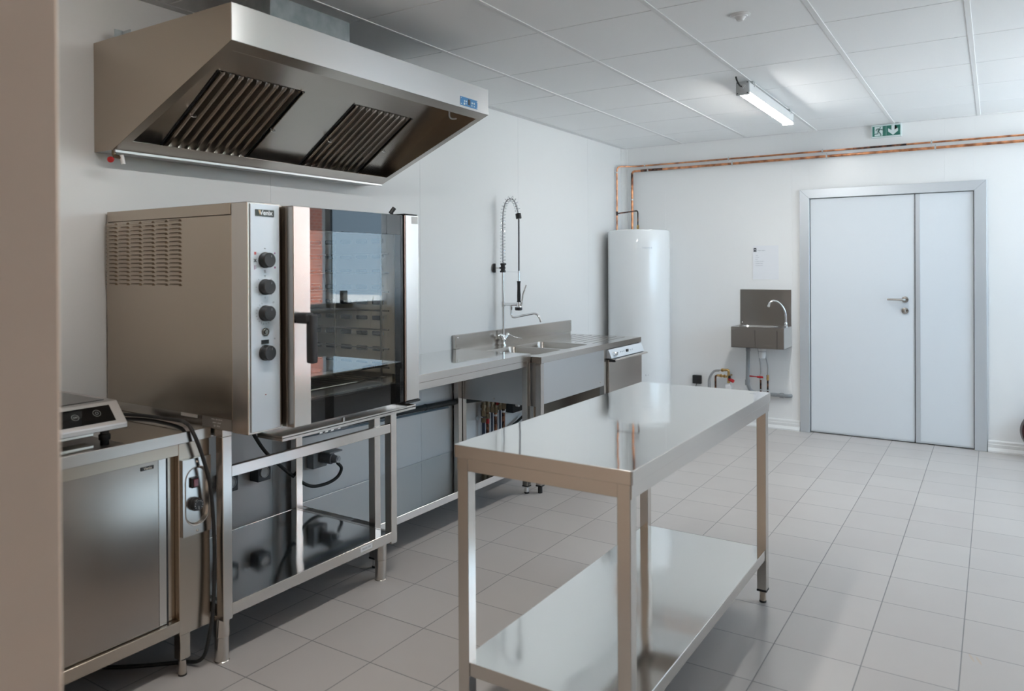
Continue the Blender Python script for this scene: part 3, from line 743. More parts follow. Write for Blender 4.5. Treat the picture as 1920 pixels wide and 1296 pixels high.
# ------------------------------------------------------------------ induction hob
hob = thing('induction_hob', 'portable stainless steel induction hob with black touch panel on the warming cabinet', 'hob', (-2.80, 1.31, .871))
HY0, HY1 = 1.10, 1.482
TX, TZ, BX, BZ = -2.600, .992, -2.532, .918     # top front edge, bottom front edge (x,z)
pf = [(-3.0, .975), (TX-.06, .993), (TX, TZ), (BX, BZ), (BX-.002, .899), (-2.60, .895), (-3.0, .895)]
MB().prism([(-3.0, .990), (TX, .990), (BX, BZ), (BX-.001, .901), (BX-.02, .899), (-3.0, .899)], HY0, HY1, 'y', .0025).build('housing', mat('hob_steel', (.58, .56, .55), .32, .9), hob, smooth=False)
MB().box(-2.97, TX-.03, HY0+.03, HY1-.028, .9895, .9925, .001).build('glass_plate', DARKBROWN, hob, smooth=False)
m = MB(); cring = Vector((-2.80, 1.29, .9926))
m.tube([(cring.x+.09*math.cos(a*math.pi/24), cring.y+.09*math.sin(a*math.pi/24), cring.z) for a in range(49)], .0007, 6); m.build('zone_ring', HOBICON, hob)
# control glass on the slanted face
sv = Vector((BX-TX, 0, BZ-.990)); sl_ = sv.length; sv.normalize(); nv = Vector((-sv.z, 0, sv.x))
if nv.x < 0: nv = -nv
def on(y, s, off=0.0): p = Vector((TX, y, .990))+sv*s+nv*off; return p
Mh = Matrix(((0, -sv.x, nv.x, TX), (1, 0, 0, 0), (0, -sv.z, nv.z, .990), (0, 0, 0, 1)))  # local: u=y, v=up the slope, w=normal
MB().box(HY0+.03, HY1-.035, -(sl_-.016), -.016, .0002, .0016, .0006, M=Mh).build('control_glass', BLACKGLASS, hob, smooth=False)
m = MB()
def ring(mb, y, s, r, th=.0005):
    mb.tube([on(y+r*math.cos(a*math.pi/16), s+r*math.sin(a*math.pi/16), .0018) for a in range(33)], th, 6)
mid = sl_/2
for (y, s, r) in ((1.395, mid-.006, .0125), (1.322, mid-.002, .0115), (1.240, mid+.022, .0115)): ring(m, y, s, r)
ring(m, 1.395, mid-.006, .005)
UP = -sv
m.text('ON', on(1.322, mid-.002, .0018), Y, UP, .009, .0004).text('A', on(1.240, mid+.022, .0018), Y, UP, .011, .0004)
m.text('88', on(1.222, mid+.002, .0018), Y, UP, .030, .0004)
for (dy_, ds) in ((0, 0), (.018, -.001), (.004, .013), (.014, .012), (.006, .024), (.019, .024)): m.sphere(on(1.250+dy_, mid-.018+ds, .0016), .0017, seg=8)
m.build('touch_symbols', HOBICON, hob)
for (x, y) in ((-2.585, 1.43), (-2.585, 1.15), (-2.95, 1.43), (-2.95, 1.15)):
    MB().lathe([(.019, 0), (.019, .008), (.014, .012), (.014, .029)], (x, y, .871)).build('foot', RUBBER, hob)
MB().box(-2.62, -2.56, 1.14, 1.38, .886, .8985, .002).build('base_vent', STEEL_DULL, hob, smooth=False)
MB().box(-3.012, -2.99, 1.40, 1.44, .905, .945, .003).build('cable_gland', RUBBER, hob)

# cable of the hob
pts = [(-3.005, 1.43, .918), (-3.03, 1.50, .908), (-2.95, 1.62, .884), (-2.80, 1.690, .879), (-2.66, 1.700, .880), (-2.54, 1.690, .885), (-2.46, 1.655, .892), (-2.412, 1.640, .885), (-2.395, 1.655, .835), (-2.392, 1.680, .76), (-2.388, 1.702, .67), (-2.388, 1.714, .55), (-2.388, 1.719, .41), (-2.388, 1.713, .24), (-2.395, 1.700, .12), (-2.43, 1.69, .03), (-2.52, 1.66, .0075), (-2.63, 1.56, .0075), (-2.78, 1.46, .0075), (-2.95, 1.42, .0075)]
tag(MB().tube(spline(pts, 8), .0068, 12).build('power_cable', RUBBER), 'black power cable running from the induction hob down over the cabinet front to the floor', 'cable')

# ------------------------------------------------------------------ long worktable along the wall
wt = thing('wall_worktable', 'long stainless steel worktable with lower shelf between oven and sink', 'table', (-2.80, 3.41, 0))
TY0, TY1 = 2.684, 4.132
MB().box(-3.105, -2.504, TY0, TY1, .851, .892, .0015).build('tabletop', [STEEL_MIR, STEEL], wt, smooth=False)
m = MB().box(-2.512, -2.507, TY0+.004, TY1-.004, .812, .8505, .001).box(-3.10, -3.095, TY0+.004, TY1-.004, .812, .8505, .001).box(-3.095, -2.512, TY0+.004, TY0+.009, .812, .8505).box(-3.095, -2.512, TY1-.009, TY1-.004, .812, .8505)
m.pieces('apron', STEEL, wt, smooth=False)
for (x0, y0) in ((-2.546, TY0+.003), (-2.546, TY1-.043), (-3.09, TY0+.003), (-3.09, TY1-.043)):
    lg = MB().box(x0, x0+.04, y0, y0+.04, .052, .8505, .0015).build('leg', STEEL, wt, smooth=False)
    MB().cyl((x0+.02, y0+.02, .008), (x0+.02, y0+.02, .046), .014).build('foot', CHROME, lg)
    MB().cyl((x0+.02, y0+.02, 0), (x0+.02, y0+.02, .01), .015).box(x0-.001, x0+.041, y0-.001, y0+.041, .045, .0525).pieces('foot_ring', RUBBER, lg)
MB().box(-3.09, -2.510, TY0+.044, TY1-.044, .200, .204, .0008).build('shelf', STEEL_SHELF, wt, smooth=False)
m = MB().box(-2.513, -2.508, TY0+.043, TY1-.043, .168, .205, .001).box(-3.095, -3.09, TY0+.043, TY1-.043, .168, .205)
lab(m.build('shelf_rail', mat('bright_rail', (.78, .77, .76), .3, 1.0), wt, smooth=False), 'pale shelf edge')

# ------------------------------------------------------------------ sink unit
sk = thing('sink_unit', 'double bowl stainless steel sink unit with drainer and upstand beside the boiler', 'sink', (-2.77, 4.94, 0))
SY0, SY1, SZ = 4.138, 5.745, .872
bowls = [(-2.955, -2.530, 4.235, 4.605), (-2.955, -2.530, 4.640, 5.010)]
BOWL_SHADE = mat('shaded_bowl_steel', (.42, .40, .375), .26, 1.0)  # darker than the sink top: recess shade put into the steel colour
# top sheet with two rounded openings and bowls
def rrect(x0, x1, y0, y1, r, n=5):
    pts = []
    for (cx_, cy2, a0) in ((x1-r, y1-r, 0), (x0+r, y1-r, 90), (x0+r, y0+r, 180), (x1-r, y0+r, 270)):
        for k in range(n+1): a = math.radians(a0+90*k/n); pts.append((cx_+r*math.cos(a), cy2+r*math.sin(a)))
    return pts
m = MB()
ycuts = [SY0, 4.2225, 4.6225, 5.0225, SY1]
m.box(-3.10, -2.432, SY0, 4.225, SZ-.002, SZ).box(-3.10, -2.432, 5.020, SY1, SZ-.002, SZ)
for (x0, x1, y0, y1) in bowls:
    Y0_, Y1_ = (4.225, 4.6225) if y0 < 4.5 else (4.6225, 5.020)
    t = bmesh.new(); inn = rrect(x0, x1, y0, y1, .05)
    A_ = [t.verts.new((qx, qy, SZ)) for (qx, qy) in ((-2.432, Y1_), (-3.10, Y1_), (-3.10, Y0_), (-2.432, Y0_))]; B_ = [t.verts.new((*p, SZ)) for p in inn]
    tb = bmesh.new(); B2 = [tb.verts.new((*p, SZ)) for p in inn]
    i3 = rrect(x0+.003, x1-.003, y0+.003, y1-.003, .048); i4 = rrect(x0+.012, x1-.012, y0+.012, y1-.012, .045)
    C_ = [tb.verts.new((*p, SZ-.006)) for p in i3]; D_ = [tb.verts.new((*p, SZ-.25)) for p in i4]
    i5 = rrect(x0+.03, x1-.03, y0+.03, y1-.03, .04); E_ = [tb.verts.new((*p, SZ-.265)) for p in i5]
    n = len(inn)
    holed(t, A_, B_)
    for P_, Q_ in ((B2, C_), (C_, D_), (D_, E_)):
        for k in range(n): tb.faces.new((P_[k], P_[(k+1) % n], Q_[(k+1) % n], Q_[k]))
    tb.faces.new(E_)
    bmesh.ops.recalc_face_normals(tb, faces=tb.faces[:])
    bw = MB(); bw.merge(tb); bw.cyl(((x0+x1)/2, (y0+y1)/2, SZ-.264), ((x0+x1)/2, (y0+y1)/2, SZ-.259), .045); bw.build('bowl', BOWL_SHADE, sk)
    bmesh.ops.recalc_face_normals(t, faces=t.faces[:])
    m.merge(t)
m.build('sink_top', mat('sink_steel', (.62, .60, .575), .17, 1.0), sk)
m = MB().box(-2.4325, -2.4295, SY0, SY1, SZ-.040, SZ+.001, .0008).box(-3.10, -2.4325, SY0, SY0+.003, SZ-.040, SZ-.0022, .0006).box(-3.10, -2.4325, SY1-.003, SY1, SZ-.040, SZ-.0022, .0006)
m.build('rim', STEEL, sk, smooth=False)
# drainer grooves
m = MB()
for k in range(7): m.box(-3.0+k*.075, -2.994+k*.075, 5.10, 5.68, SZ, SZ+.0015, .0007)
m.pieces('drainer_ribs', STEEL, sk, smooth=False)
m = MB().box(-3.108, -3.078, SY0-.04, SY1+.012, .8925, .986, .002).box(-3.107, -3.079, SY0+.001, SY1-.001, SZ, .894)
us = m.build('upstand', STEEL, sk, smooth=False)
m = MB()
for y in (SY0-.015, SY1-.01): m.sphere((-3.078, y, .968), .0055)
m.pieces('screw', CHROME, us)
m = MB().box(-2.442, -2.438, SY0+.045, 5.068, .566, SZ-.04, .001)
m.box(-3.06, -2.48, SY0+.008, SY0+.012, .552, SZ-.04, .001).box(-3.06, -2.44, SY1-.012, SY1-.008, .566, SZ-.04, .001)
ap = m.pieces('apron', mat('apron_steel', (.60, .605, .61), .38, 1.0), sk, smooth=False)[0]
MB().cyl((-2.80, SY0+.009, .575), (-2.80, SY0+.006, .575), .007).sphere((-2.437, 5.0, .60), .004).pieces('screw', STEEL_DULL, ap)
for (x0, y0) in ((-2.476, SY0+.002), (-2.476, 5.068), (-3.09, SY0+.002), (-3.09, 5.068), (-3.09, SY1-.044)):
    lg = MB().box(x0, x0+.04, y0, y0+.04, .052, SZ-.041, .0015).build('leg', STEEL, sk, smooth=False)
    MB().cyl((x0+.02, y0+.02, 0), (x0+.02, y0+.02, .05), .0145).box(x0-.001, x0+.041, y0-.001, y0+.041, .044, .0525).build('foot', RUBBER, lg)
MB().box(-2.470, -2.455, SY0+.044, 5.066, .43, .47, .001).box(-3.08, -3.065, SY0+.044, 5.066, .43, .47, .001).build('cross_rail', STEEL_DULL, sk, smooth=False) if False else None

# pre-rinse tap
FY = 4.640; FX = -3.048
tap = thing('pre_rinse_tap', 'tall chrome pre-rinse tap with coiled spring hose behind the sink bowls', 'tap', (FX, FY, SZ))
m = MB().lathe([(.024, 0), (.024, .006), (.016, .010), (.014, .022), (.022, .030), (.024, .045), (.017, .055), (.013, .075)], (FX, FY, SZ))
m.cyl((FX, FY, SZ+.035), (FX+.010, FY-.045, SZ+.075), .011).cyl((FX, FY, SZ+.035), (FX+.010, FY+.045, SZ+.075), .011)
bdy = m.build('mixer_body', CHROME, tap)
m = MB().sphere((FX+.010, FY-.045, SZ+.075), .015).cyl((FX+.010, FY-.045, SZ+.080), (FX+.0, FY-.075, SZ+.075), .005)
m.build('lever', CHROME, bdy)
m = MB().sphere((FX+.010, FY+.045, SZ+.075), .015).tube([(FX+.010, FY+.045, SZ+.080), (FX+.05, FY+.07, SZ+.058), (FX+.105, FY+.09, SZ+.045)], .005)
m.build('lever', CHROME, bdy)
MB().cyl((FX, FY, SZ+.07), (FX, FY, 1.45), .0095).build('riser', CHROME, tap)
# arch: riser continues as hose inside a spring
arch = []
for k in range(0, 8): arch.append(Vector((FX, FY, 1.45+k*.045)))
z0 = arch[-1].z
ARX = .068
for k in range(1, 15):
    a = math.pi*k/14*.97; arch.append(Vector((FX+ARX-ARX*math.cos(a), FY, z0+.02+ (.175)*math.sin(a) if False else z0+.185*math.sin(a)*1.0+.0*k)))
arch = spline([(FX, FY, 1.45), (FX, FY, 1.60), (FX, FY, 1.75), (FX+.006, FY, 1.86), (FX+.030, FY, 1.925), (FX+.066, FY, 1.948), (FX+.100, FY, 1.930), (FX+.124, FY, 1.880), (FX+.136, FY, 1.825)], 12)
MB().tube(arch, .0040, 10).build('inner_hose', GREYPL, tap)
# helix around the arch
cum = [0]
for a, c in zip(arch, arch[1:]): cum.append(cum[-1]+(c-a).length)
Ltot = cum[-1]; turns = 27; hp = []; NH = turns*12
def at(s):
    for i in range(len(cum)-1):
        if cum[i+1] >= s: 
            f = (s-cum[i])/(cum[i+1]-cum[i]); return arch[i].lerp(arch[i+1], f), (arch[i+1]-arch[i]).normalized()
    return arch[-1], (arch[-1]-arch[-2]).normalized()
for k in range(NH+1):
    s_ = .03+(Ltot-.03)*k/NH; p, tg = at(s_); u = Vector((0, 1, 0)); w = tg.cross(u).normalized(); ang = 2*math.pi*turns*k/NH
    hp.append(p+.0200*(math.cos(ang)*u+math.sin(ang)*w))
MB().tube(hp, .0024, 6).build('spring', CHROME, tap)
MB().cyl((FX+.134, FY, 1.838), (FX+.140, FY, 1.798), .021, seg=24, bev=.003).build('ferrule', BLACK, tap)
hs = spline([(FX+.139, FY, 1.80), (FX+.139, FY, 1.65), (FX+.1385, FY, 1.50), (FX+.138, FY, 1.36)], 4)
MB().tube(hs, .0066, 10).build('hose', mat('grey_hose', (.16, .16, .17), .4, .3), tap)
m = MB().box(FX-.018, FX+.018, FY-.018, FY+.018, 1.408, 1.422, .004).cyl((FX, FY, 1.42), (FX, FY, 1.47), .016).box(FX-.016, FX+.022, FY-.016, FY+.016, 1.462, 1.476, .004).box(FX-.03, FX+.018, FY-.012, FY+.012, 1.434, 1.448, .004)
wb = m.build('wall_bracket', BLACK, tap)
MB().cyl((FX-.02, FY-.012, 1.441), (FX-.048, FY-.028, 1.441), .004).build('rod', CHROME, wb)
MB().cyl((FX-.046, FY-.027, 1.441), (FX-.061, FY-.036, 1.441), .034, .034, bev=.003).build('wall_disc', BLACK, wb)
MB().tube([(FX+.015, FY, 1.415), (FX+.13, FY, 1.411)], .002, 8).tube([(FX+.139+.009*math.cos(a*.5236), FY+.009*math.sin(a*.5236), 1.411) for a in range(13)], .002, 6).build('hose_guide', CHROME, tap)
m = MB().lathe([(.010, 1.346), (.015, 1.342), (.012, 1.332), (.0115, 1.29), (.0135, 1.24), (.0125, 1.205), (.016, 1.193)], (FX+.137, FY, 0))
sg = m.build('spray_grip', BLACK, tap)
MB().cyl((FX+.138, FY, 1.42), (FX+.138, FY, 1.345), .0075).lathe([(.014, 1.192), (.015, 1.170), (.024, 1.155)], (FX+.137, FY, 0)).build('spray_neck', CHROME, sg)
MB().lathe([(.026, 1.156), (.027, 1.150), (.027, 1.136), (.022, 1.132)], (FX+.134, FY, 0)).build('spray_rose', BLACK, sg)
MB().tube(spline([(FX+.150, FY, 1.160), (FX+.163, FY, 1.200), (FX+.172, FY, 1.250), (FX+.188, FY, 1.290), (FX+.200, FY, 1.318)]), [.008]*8+[.0065]*16+[.005]*9, 10).build('trigger', CHROME, sg)
MB().tube([(FX, FY, 1.174), (FX+.125, FY, 1.178)], .0115, 14).cyl((FX, FY, 1.155), (FX, FY, 1.195), .015).cyl((FX+.070, FY, 1.178), (FX+.070, FY, 1.135), .0105).build('swing_arm', CHROME, tap)
MB().tube(fillet([(FX+.070, FY, 1.145), (FX+.070, FY, 1.075), (FX+.270, FY+.03, 1.118), (FX+.302, FY+.034, 1.062)], .035, 8), .0078, 12).cyl((FX+.299, FY+.0338, 1.068), (FX+.305, FY+.0345, 1.052), .0098).build('spout', CHROME, tap)

# ------------------------------------------------------------------ dishwasher
dw = thing('dishwasher', 'stainless steel undercounter dishwasher under the drainer of the sink unit', 'dishwasher', (-2.71, 5.43, 0))
DY0, DY1 = 5.115, 5.735
MB().box(-3.05, -2.445, DY0, DY1, .06, SZ-.045, .002).build('body', STEEL_SATIN, dw, smooth=False)
cpd = MB().prism([(-2.445, .826), (-2.425, .826), (-2.398, .762), (-2.445, .762)], DY0+.002, DY1-.002, 'y', .001).build('control_panel', mat('light_grey_panel', (.62, .66, .70), .4), dw, smooth=False)
MB().box(-2.418, -2.385, 5.160, 5.205, .782, .806, .003).build('knob', CHROME, cpd, smooth=False)
MB().box(-2.412, -2.405, 5.400, 5.440, .785, .806, .001).build('display', BLACK, cpd, smooth=False)
m = MB()
for y in (5.30, 5.33, 5.36, 5.48, 5.52): m.cyl((-2.412, y, .795), (-2.4085, y, .795), .004, seg=10)
m.pieces('button', ICON, cpd)
dd_ = MB().box(-2.445, -2.420, DY0+.004, DY1-.004, .14, .752, .002).build('door', STEEL, dw, smooth=False)
MB().prism([(-2.42, .759), (-2.372, .757), (-2.366, .750), (-2.372, .744), (-2.42, .735)], DY0+.002, DY1-.002, 'y', .001).build('handle', STEEL, dd_, smooth=False)
MB().box(-2.421, -2.370, DY0, DY0+.012, .738, .757, .002).build('handle_cap', BLACK, dd_, smooth=False)
for (x, y) in ((-2.5, DY0+.05), (-2.5, DY1-.05), (-3.0, DY0+.05), (-3.0, DY1-.05)): MB().cyl((x, y, 0), (x, y, .06), .02).build('foot', BLACK, dw)

# ------------------------------------------------------------------ water heater
HX, HYc, HR = -2.800, 6.575, .287
wh = thing('water_heater', 'tall white cylindrical water heater in the back left corner', 'water heater', (HX, HYc, .15))
prof = [(HR-.03, .15), (HR-.008, .155), (HR, .17)]+[(HR, .3+.1*k) for k in range(14)]+[(HR, 1.765), (HR-.003, 1.775), (HR-.012, 1.781), (HR-.06, 1.784)]
MB().lathe(prof, (HX, HYc, 0), seg=96).build('tank', ENAMEL, wh)
MB().box(HX-.15, HX+.15, 6.84, YB-.001, .5, .56, .002).box(HX-.15, HX+.15, 6.84, YB-.001, 1.3, 1.36, .002).pieces('bracket', WPLAST, wh)
th = math.radians(-52)
for (body_, z, s_, mm_) in (('THERMOR', 1.612, .020, mat('tank_logo', (.52, .55, .60), .4)), ):
    # lettering wraps: placed flat on the tangent at the front
    n_ = Vector((math.cos(th), math.sin(th), 0)); o_ = Vector((HX, HYc, z))+n_*(HR+.0008); r_ = Vector((-math.sin(th), math.cos(th), 0))
    MB().text(body_, o_, r_, Z, s_, .0005).build('lettering', mm_, wh)
n_ = Vector((math.cos(th), math.sin(th), 0)); r_ = Vector((-math.sin(th), math.cos(th), 0)); o_ = Vector((HX, HYc, .470))+n_*(HR+.0008)-r_*.005
MB().text('0 - 1', o_, r_, Z, .018, .0005).build('thermostat_mark', ICON, wh)

# ------------------------------------------------------------------ copper pipes
m = MB().tube(fillet([(-3.088, 6.72, 1.55), (-3.086, 6.72, 2.416), (-2.96, 6.872, 2.424), (XR-.003, 6.872, 2.424)], .045, 8), .0078, 12)
pu = m.build('copper_pipe', COPPER); tag(pu, 'upper thinner copper pipe along the top of the back wall', 'pipe', None)
m = MB().tube(fillet([(-3.086, 6.72, 1.960), (-2.832, 6.63, 1.972), (-2.832, 6.63, 1.815)], .025, 6), .0065, 12).cyl((-3.087, 6.72, 1.94), (-3.087, 6.72, 1.98), .0105)
lab(m.build('branch_pipe', COPPER_D, pu), 'dark tarnished branch to the water heater')
MB().cyl((-2.832, 6.63, 1.800), (-2.832, 6.63, 1.835), .012, seg=6).cyl((-2.832, 6.63, 1.784), (-2.832, 6.63, 1.80), .010).build('brass_fitting', BRASS, pu)
m = MB().tube(fillet([(-2.995, 6.875, 1.2), (-2.995, 6.875, 2.378), (XR-.003, 6.872, 2.380)], .035, 8), .0112, 14)
pl_ = m.build('copper_pipe', COPPER); tag(pl_, 'thicker lower copper pipe on the back wall, bending down behind the water heater', 'pipe')
m = MB().tube([(-2.90, 6.872, 2.3785), (-2.68, 6.872, 2.3785)], .0122, 14).cyl((-2.995, 6.875, 2.36), (-2.995, 6.875, 2.24), .0122)
m.build('tarnished_sleeve', COPPER_D, pl_)
m = MB().tube([(-1.0, 6.872, 2.424), (-.60, 6.872, 2.424)], .0084, 12); m.build('tarnished_sleeve', COPPER_D, pu)
def clampz(par, x, z, r):
    q = MB().cyl((x-.006, 6.872, z), (x+.006, 6.872, z), r+.003, seg=20).cyl((x, 6.872, z+r), (x, 6.872, z+r+.012), .0035, seg=10).cyl((x, 6.872, z-r), (x, 6.872, z-r-.007), .003, seg=10).cyl((x, 6.872, z), (x, YB, z), .004, seg=10)
    q.build('pipe_clamp', mat('clamp', (.62, .64, .64), .35, .8) if 'clamp' not in bpy.data.materials else bpy.data.materials['clamp'], par)
for x in (-2.86, -2.045, -1.24, -.423, .4): clampz(pu, x, 2.424, .0078)
for x in (-2.827, -2.012, -1.206, -.397, .43): clampz(pl_, x, 2.380, .0112)
CL = bpy.data.materials['clamp']
MB().cyl((-2.995, 6.875, 2.094), (-2.995, 6.875, 2.106), .0145).cyl((-2.995, 6.875, 2.10), (-2.995, YB, 2.10), .004).build('pipe_clamp', CL, pl_)
MB().cyl((-3.087, 6.72, 2.352), (-3.087, 6.72, 2.364), .011).cyl((-3.087, 6.72, 2.358), (XL, 6.72, 2.358), .004).build('pipe_clamp', CL, pu)

# ------------------------------------------------------------------ exit sign
es = thing('exit_sign', 'green and white emergency exit sign with running figure and down arrow above the door', 'sign', (-.748, YB, 2.498))
MB().box(-.860, -.636, YB-.032, YB-.0005, 2.498, 2.604, .004, 2).build('housing', mat('sign_housing', (.70, .78, .78), .35), es, smooth=False)
yS = YB-.0325
gx0, gx1, gz0, gz1 = -.851, -.646, 2.509, 2.592
MB().box(gx0, gx1, yS-.0006, yS, gz0, gz1).build('panel', GREEN, es, smooth=False)
xm = gx0+(gx1-gx0)*.497
m = MB().box(gx0+.016, gx0+.076, yS-.0012, yS-.0006, gz0+.004, gz1-.003)
m.box(xm-.0006, xm+.0006, yS-.0012, yS-.0006, gz0, gz1)
ax_ = gx0+(gx1-gx0)*.745; w_ = .0115
H_ = gz1-gz0
arrow = [(ax_-w_, gz1-.001), (ax_+w_, gz1-.001), (ax_+w_, gz0+H_*.52), (ax_+.036, gz0+H_*.72), (ax_+.036, gz0+H_*.40), (ax_, gz0+.003), (ax_-.036, gz0+H_*.40), (ax_-.036, gz0+H_*.72), (ax_-w_, gz0+H_*.52)]
t = bmesh.new(); vs = [t.verts.new((p[0], yS-.0012, p[1])) for p in arrow]; f = t.faces.new(vs); bmesh.ops.triangulate(t, faces=[f]); m.merge(t)
m.build('arrow_and_doorway', SIGNW, es, smooth=False)
m = MB(); yF = yS-.0016
def S(u, v): return (gx0+(gx1-gx0)*u, yF, gz0+H_*v)
def limb(ps, r): m.tube([S(*p) for p in ps], r, 8)
m.sphere(S(.285, .86), .0047, (1, .3, 1), 12)
limb([(.27, .74), (.235, .60), (.21, .48)], .0062)
limb([(.165, .73), (.27, .76)], .0035); limb([(.165, .73), (.12, .56)], .003); limb([(.28, .74), (.335, .62), (.40, .62)], .003)
limb([(.215, .50), (.185, .27), (.07, .24)], .0034); limb([(.215, .50), (.27, .33), (.31, .18), (.29, .07)], .0034)
m.build('running_figure', mat('sign_dark_green', (.008, .07, .06), .4), es)

# ------------------------------------------------------------------ ceiling lamps
def lamp(y0, y1, label, XC=-1.311):
    t = thing('batten_light', label, 'light', (XC, (y0+y1)/2, 2.50), None)
    x0, x1 = XC-.036, XC+.036
    m = MB().prism([(x0, 2.586), (x1, 2.586), (x1+.003, 2.578), (x1+.004, 2.521), (x1+.001, 2.521), (x1+.001, 2.527), (x0-.001, 2.527), (x0-.001, 2.521), (x0-.004, 2.521), (x0-.003, 2.578)], y0+.02, y1-.02, 'y', .0015)
    m.build('housing', WPLAST, t, smooth=False)
    e = MB()
    for a, c in ((y0, y0+.021), (y1-.021, y1)): e.box(x0-.005, x1+.005, a, c, 2.505, 2.588, .004, 2)
    e.pieces('end_cap', mat('cap_grey', (.55, .57, .58), .4) if 'cap_grey' not in bpy.data.materials else bpy.data.materials['cap_grey'], t)
    MB().prism([(x0, 2.5265), (x1, 2.5265), (x1-.004, 2.519), (x1-.016, 2.507), (x0+.016, 2.507), (x0+.004, 2.519)], y0+.022, y1-.022, 'y').build('diffuser', TUBE, t, smooth=False)
    for yy in (y0+.11, y1-.11):
        MB().box(x0-.004, x1+.004, yy-.012, yy+.012, 2.5865, ZC-.0042, .001).tube([(x1+.006, yy, 2.60), (x1+.009, yy, 2.585), (x1+.006, yy+.004, 2.57)], .0018, 6).build('clip', CL, t)
    s_ = MB()
    for xx in (x0+.006, x1-.006):
        for zz in (2.515, 2.580): s_.cyl((xx, y0+.0005, zz), (xx, y0-.002, zz), .0035, seg=10)
    s_.pieces('screw', BLACK, t)
    MB().cyl((XC-.001, y0, 2.553), (XC-.001, y0-.018, 2.553), .015, seg=20).cyl((XC-.001, y0, 2.553), (XC-.001, y0-.006, 2.553), .021).build('gland', mat('gland', (.6, .62, .62), .4) if 'gland' not in bpy.data.materials else bpy.data.materials['gland'], t)
    MB().tube(spline([(XC-.001, y0-.016, 2.553), (XC-.009, y0-.035, 2.560), (XC-.022, y0-.045, 2.590), (XC-.027, y0-.048, ZC+.004)]), .0048, 8).build('lead', RUBBER, t)
lamp(4.70, 5.93, 'lit white batten ceiling light in front of the exit sign')
lamp(1.10, 2.33, 'lit white batten ceiling light nearer the camera, above the prep table')
lamp(-2.4, -1.17, 'unseen lit batten light added behind the camera for the rear room')  # added lamp: lights the unseen rear room mirrored in the steel
# detector
m = MB().lathe([(.046, 0), (.046, -.004), (.040, -.008), (.036, -.007), (.034, -.011), (.026, -.012), (.022, -.016), (.015, -.028), (.006, -.032)], (-.990, 3.515, ZC))
dt = tag(m.build('motion_sensor', WPLAST), 'small round white motion sensor on the ceiling', 'sensor')

# ------------------------------------------------------------------ wall notice
nt_ = MB()
t = bmesh.new(); rows = []
for j in range(9):
    z = 1.628-.303*j/8; r = []
    for i in range(9):
        u = i/8; x = -1.838+.224*u; off = .0015+.006*((1-u)**3)*(.3+.7*j/8)
        r.append(t.verts.new((x, YB-off, z)))
    rows.append(r)
for j in range(8):
    for i in range(8): t.faces.new((rows[j][i], rows[j][i+1], rows[j+1][i+1], rows[j+1][i]))
ret = bmesh.ops.extrude_face_region(t, geom=t.faces[:])
for v in [g for g in ret['geom'] if isinstance(g, bmesh.types.BMVert)]: v.co.y -= .0004
bmesh.ops.recalc_face_normals(t, faces=t.faces[:])
nt_.merge(t)
pn = tag(nt_.build('paper_notice', PAPER), 'white paper notice with a small black logo on the wall above the hand basin', 'notice')
MB().box(-1.830, -1.806, YB-.0086, YB-.0080, 1.572, 1.606).build('logo', INKD, pn, smooth=False)
MB().box(-1.823, -1.813, YB-.0092, YB-.0087, 1.588, 1.596).box(-1.825, -1.811, YB-.0092, YB-.0087, 1.578, 1.580).build('logo_mark', PAPER, pn, smooth=False)
m = MB().text('Consignes hygiène', (-1.802, YB-.0085, 1.585), X, Z, .0098, .0003, 'LEFT')
for k, s in enumerate(('Tablier', 'Charlotte', 'Gants', 'Lavage des mains savon', 'Nettoyage du poste', 'Rangement des bacs')): m.text('- '+s, (-1.818, YB-.0085, 1.541-k*.0182), X, Z, .0078, .0003, 'LEFT')
m.build('printed_lines', INK, pn)

# ------------------------------------------------------------------ hand basin
hb = thing('hand_basin', 'small stainless steel knee-operated hand basin with splashback left of the door', 'basin', (-1.73, 6.76, .735))
HB = mat('basin_steel', (.45, .435, .42), .28, 1.0)
MB().box(-1.953, -1.507, YB-.006, YB-.0008, .900, 1.234, .001).build('splashback', brushed('basin_brushed', (.42, .40, .38), .3, .8), hb, smooth=False)
bx0, bx1, by0, by1, bz = -1.952, -1.503, 6.612, YB-.0065, .915
m = MB()
m.box(bx0, bx1, by0, by0+.003, .735, bz-.001).box(bx0, bx0+.003, by0+.003, by1, .735, bz-.001)
m.box(bx0, bx1, by0, by1, .735, .738)
bowl = [(-1.915, -1.585, 6.650, 6.850)]
x0, x1, y0, y1 = bowl[0]
t = bmesh.new(); inn = rrect(x0, x1, y0, y1, .06)
A_ = [t.verts.new((qx, qy, bz)) for (qx, qy) in ((bx1, by1), (bx0, by1), (bx0, by0), (bx1, by0))]; B_ = [t.verts.new((*p, bz)) for p in inn]
C_ = [t.verts.new((*p, bz-.008)) for p in rrect(x0+.004, x1-.004, y0+.004, y1-.004, .056)]; D_ = [t.verts.new((*p, bz-.10)) for p in rrect(x0+.05, x1-.05, y0+.04, y1-.04, .05)]
n = len(inn)
holed(t, A_, B_)
for P_, Q_ in ((B_, C_), (C_, D_)):
    for k in range(n): t.faces.new((P_[k], P_[(k+1) % n], Q_[(k+1) % n], Q_[k]))
t.faces.new(D_)
bmesh.ops.recalc_face_normals(t, faces=t.faces[:]); m.merge(t)
m.build('bowl', HB, hb)
MB().box(bx1-.003, bx1, by0+.001, by1, .735, bz-.001).build('side_cheek', mat('lit_cheek', (.72, .74, .74), .35, .9), hb, smooth=False)  # paler than the basin steel: side light put into the colour
MB().box(bx0+.002, bx0+.205, by0-.004, by0-.0005, .740, .893, .001).box(bx0+.210, bx0+.390, by0-.004, by0-.0005, .738, .893, .001).box(bx0+.395, bx1-.002, by0-.004, by0-.0005, .736, .893, .001).pieces('knee_panel', HB, hb, smooth=False)
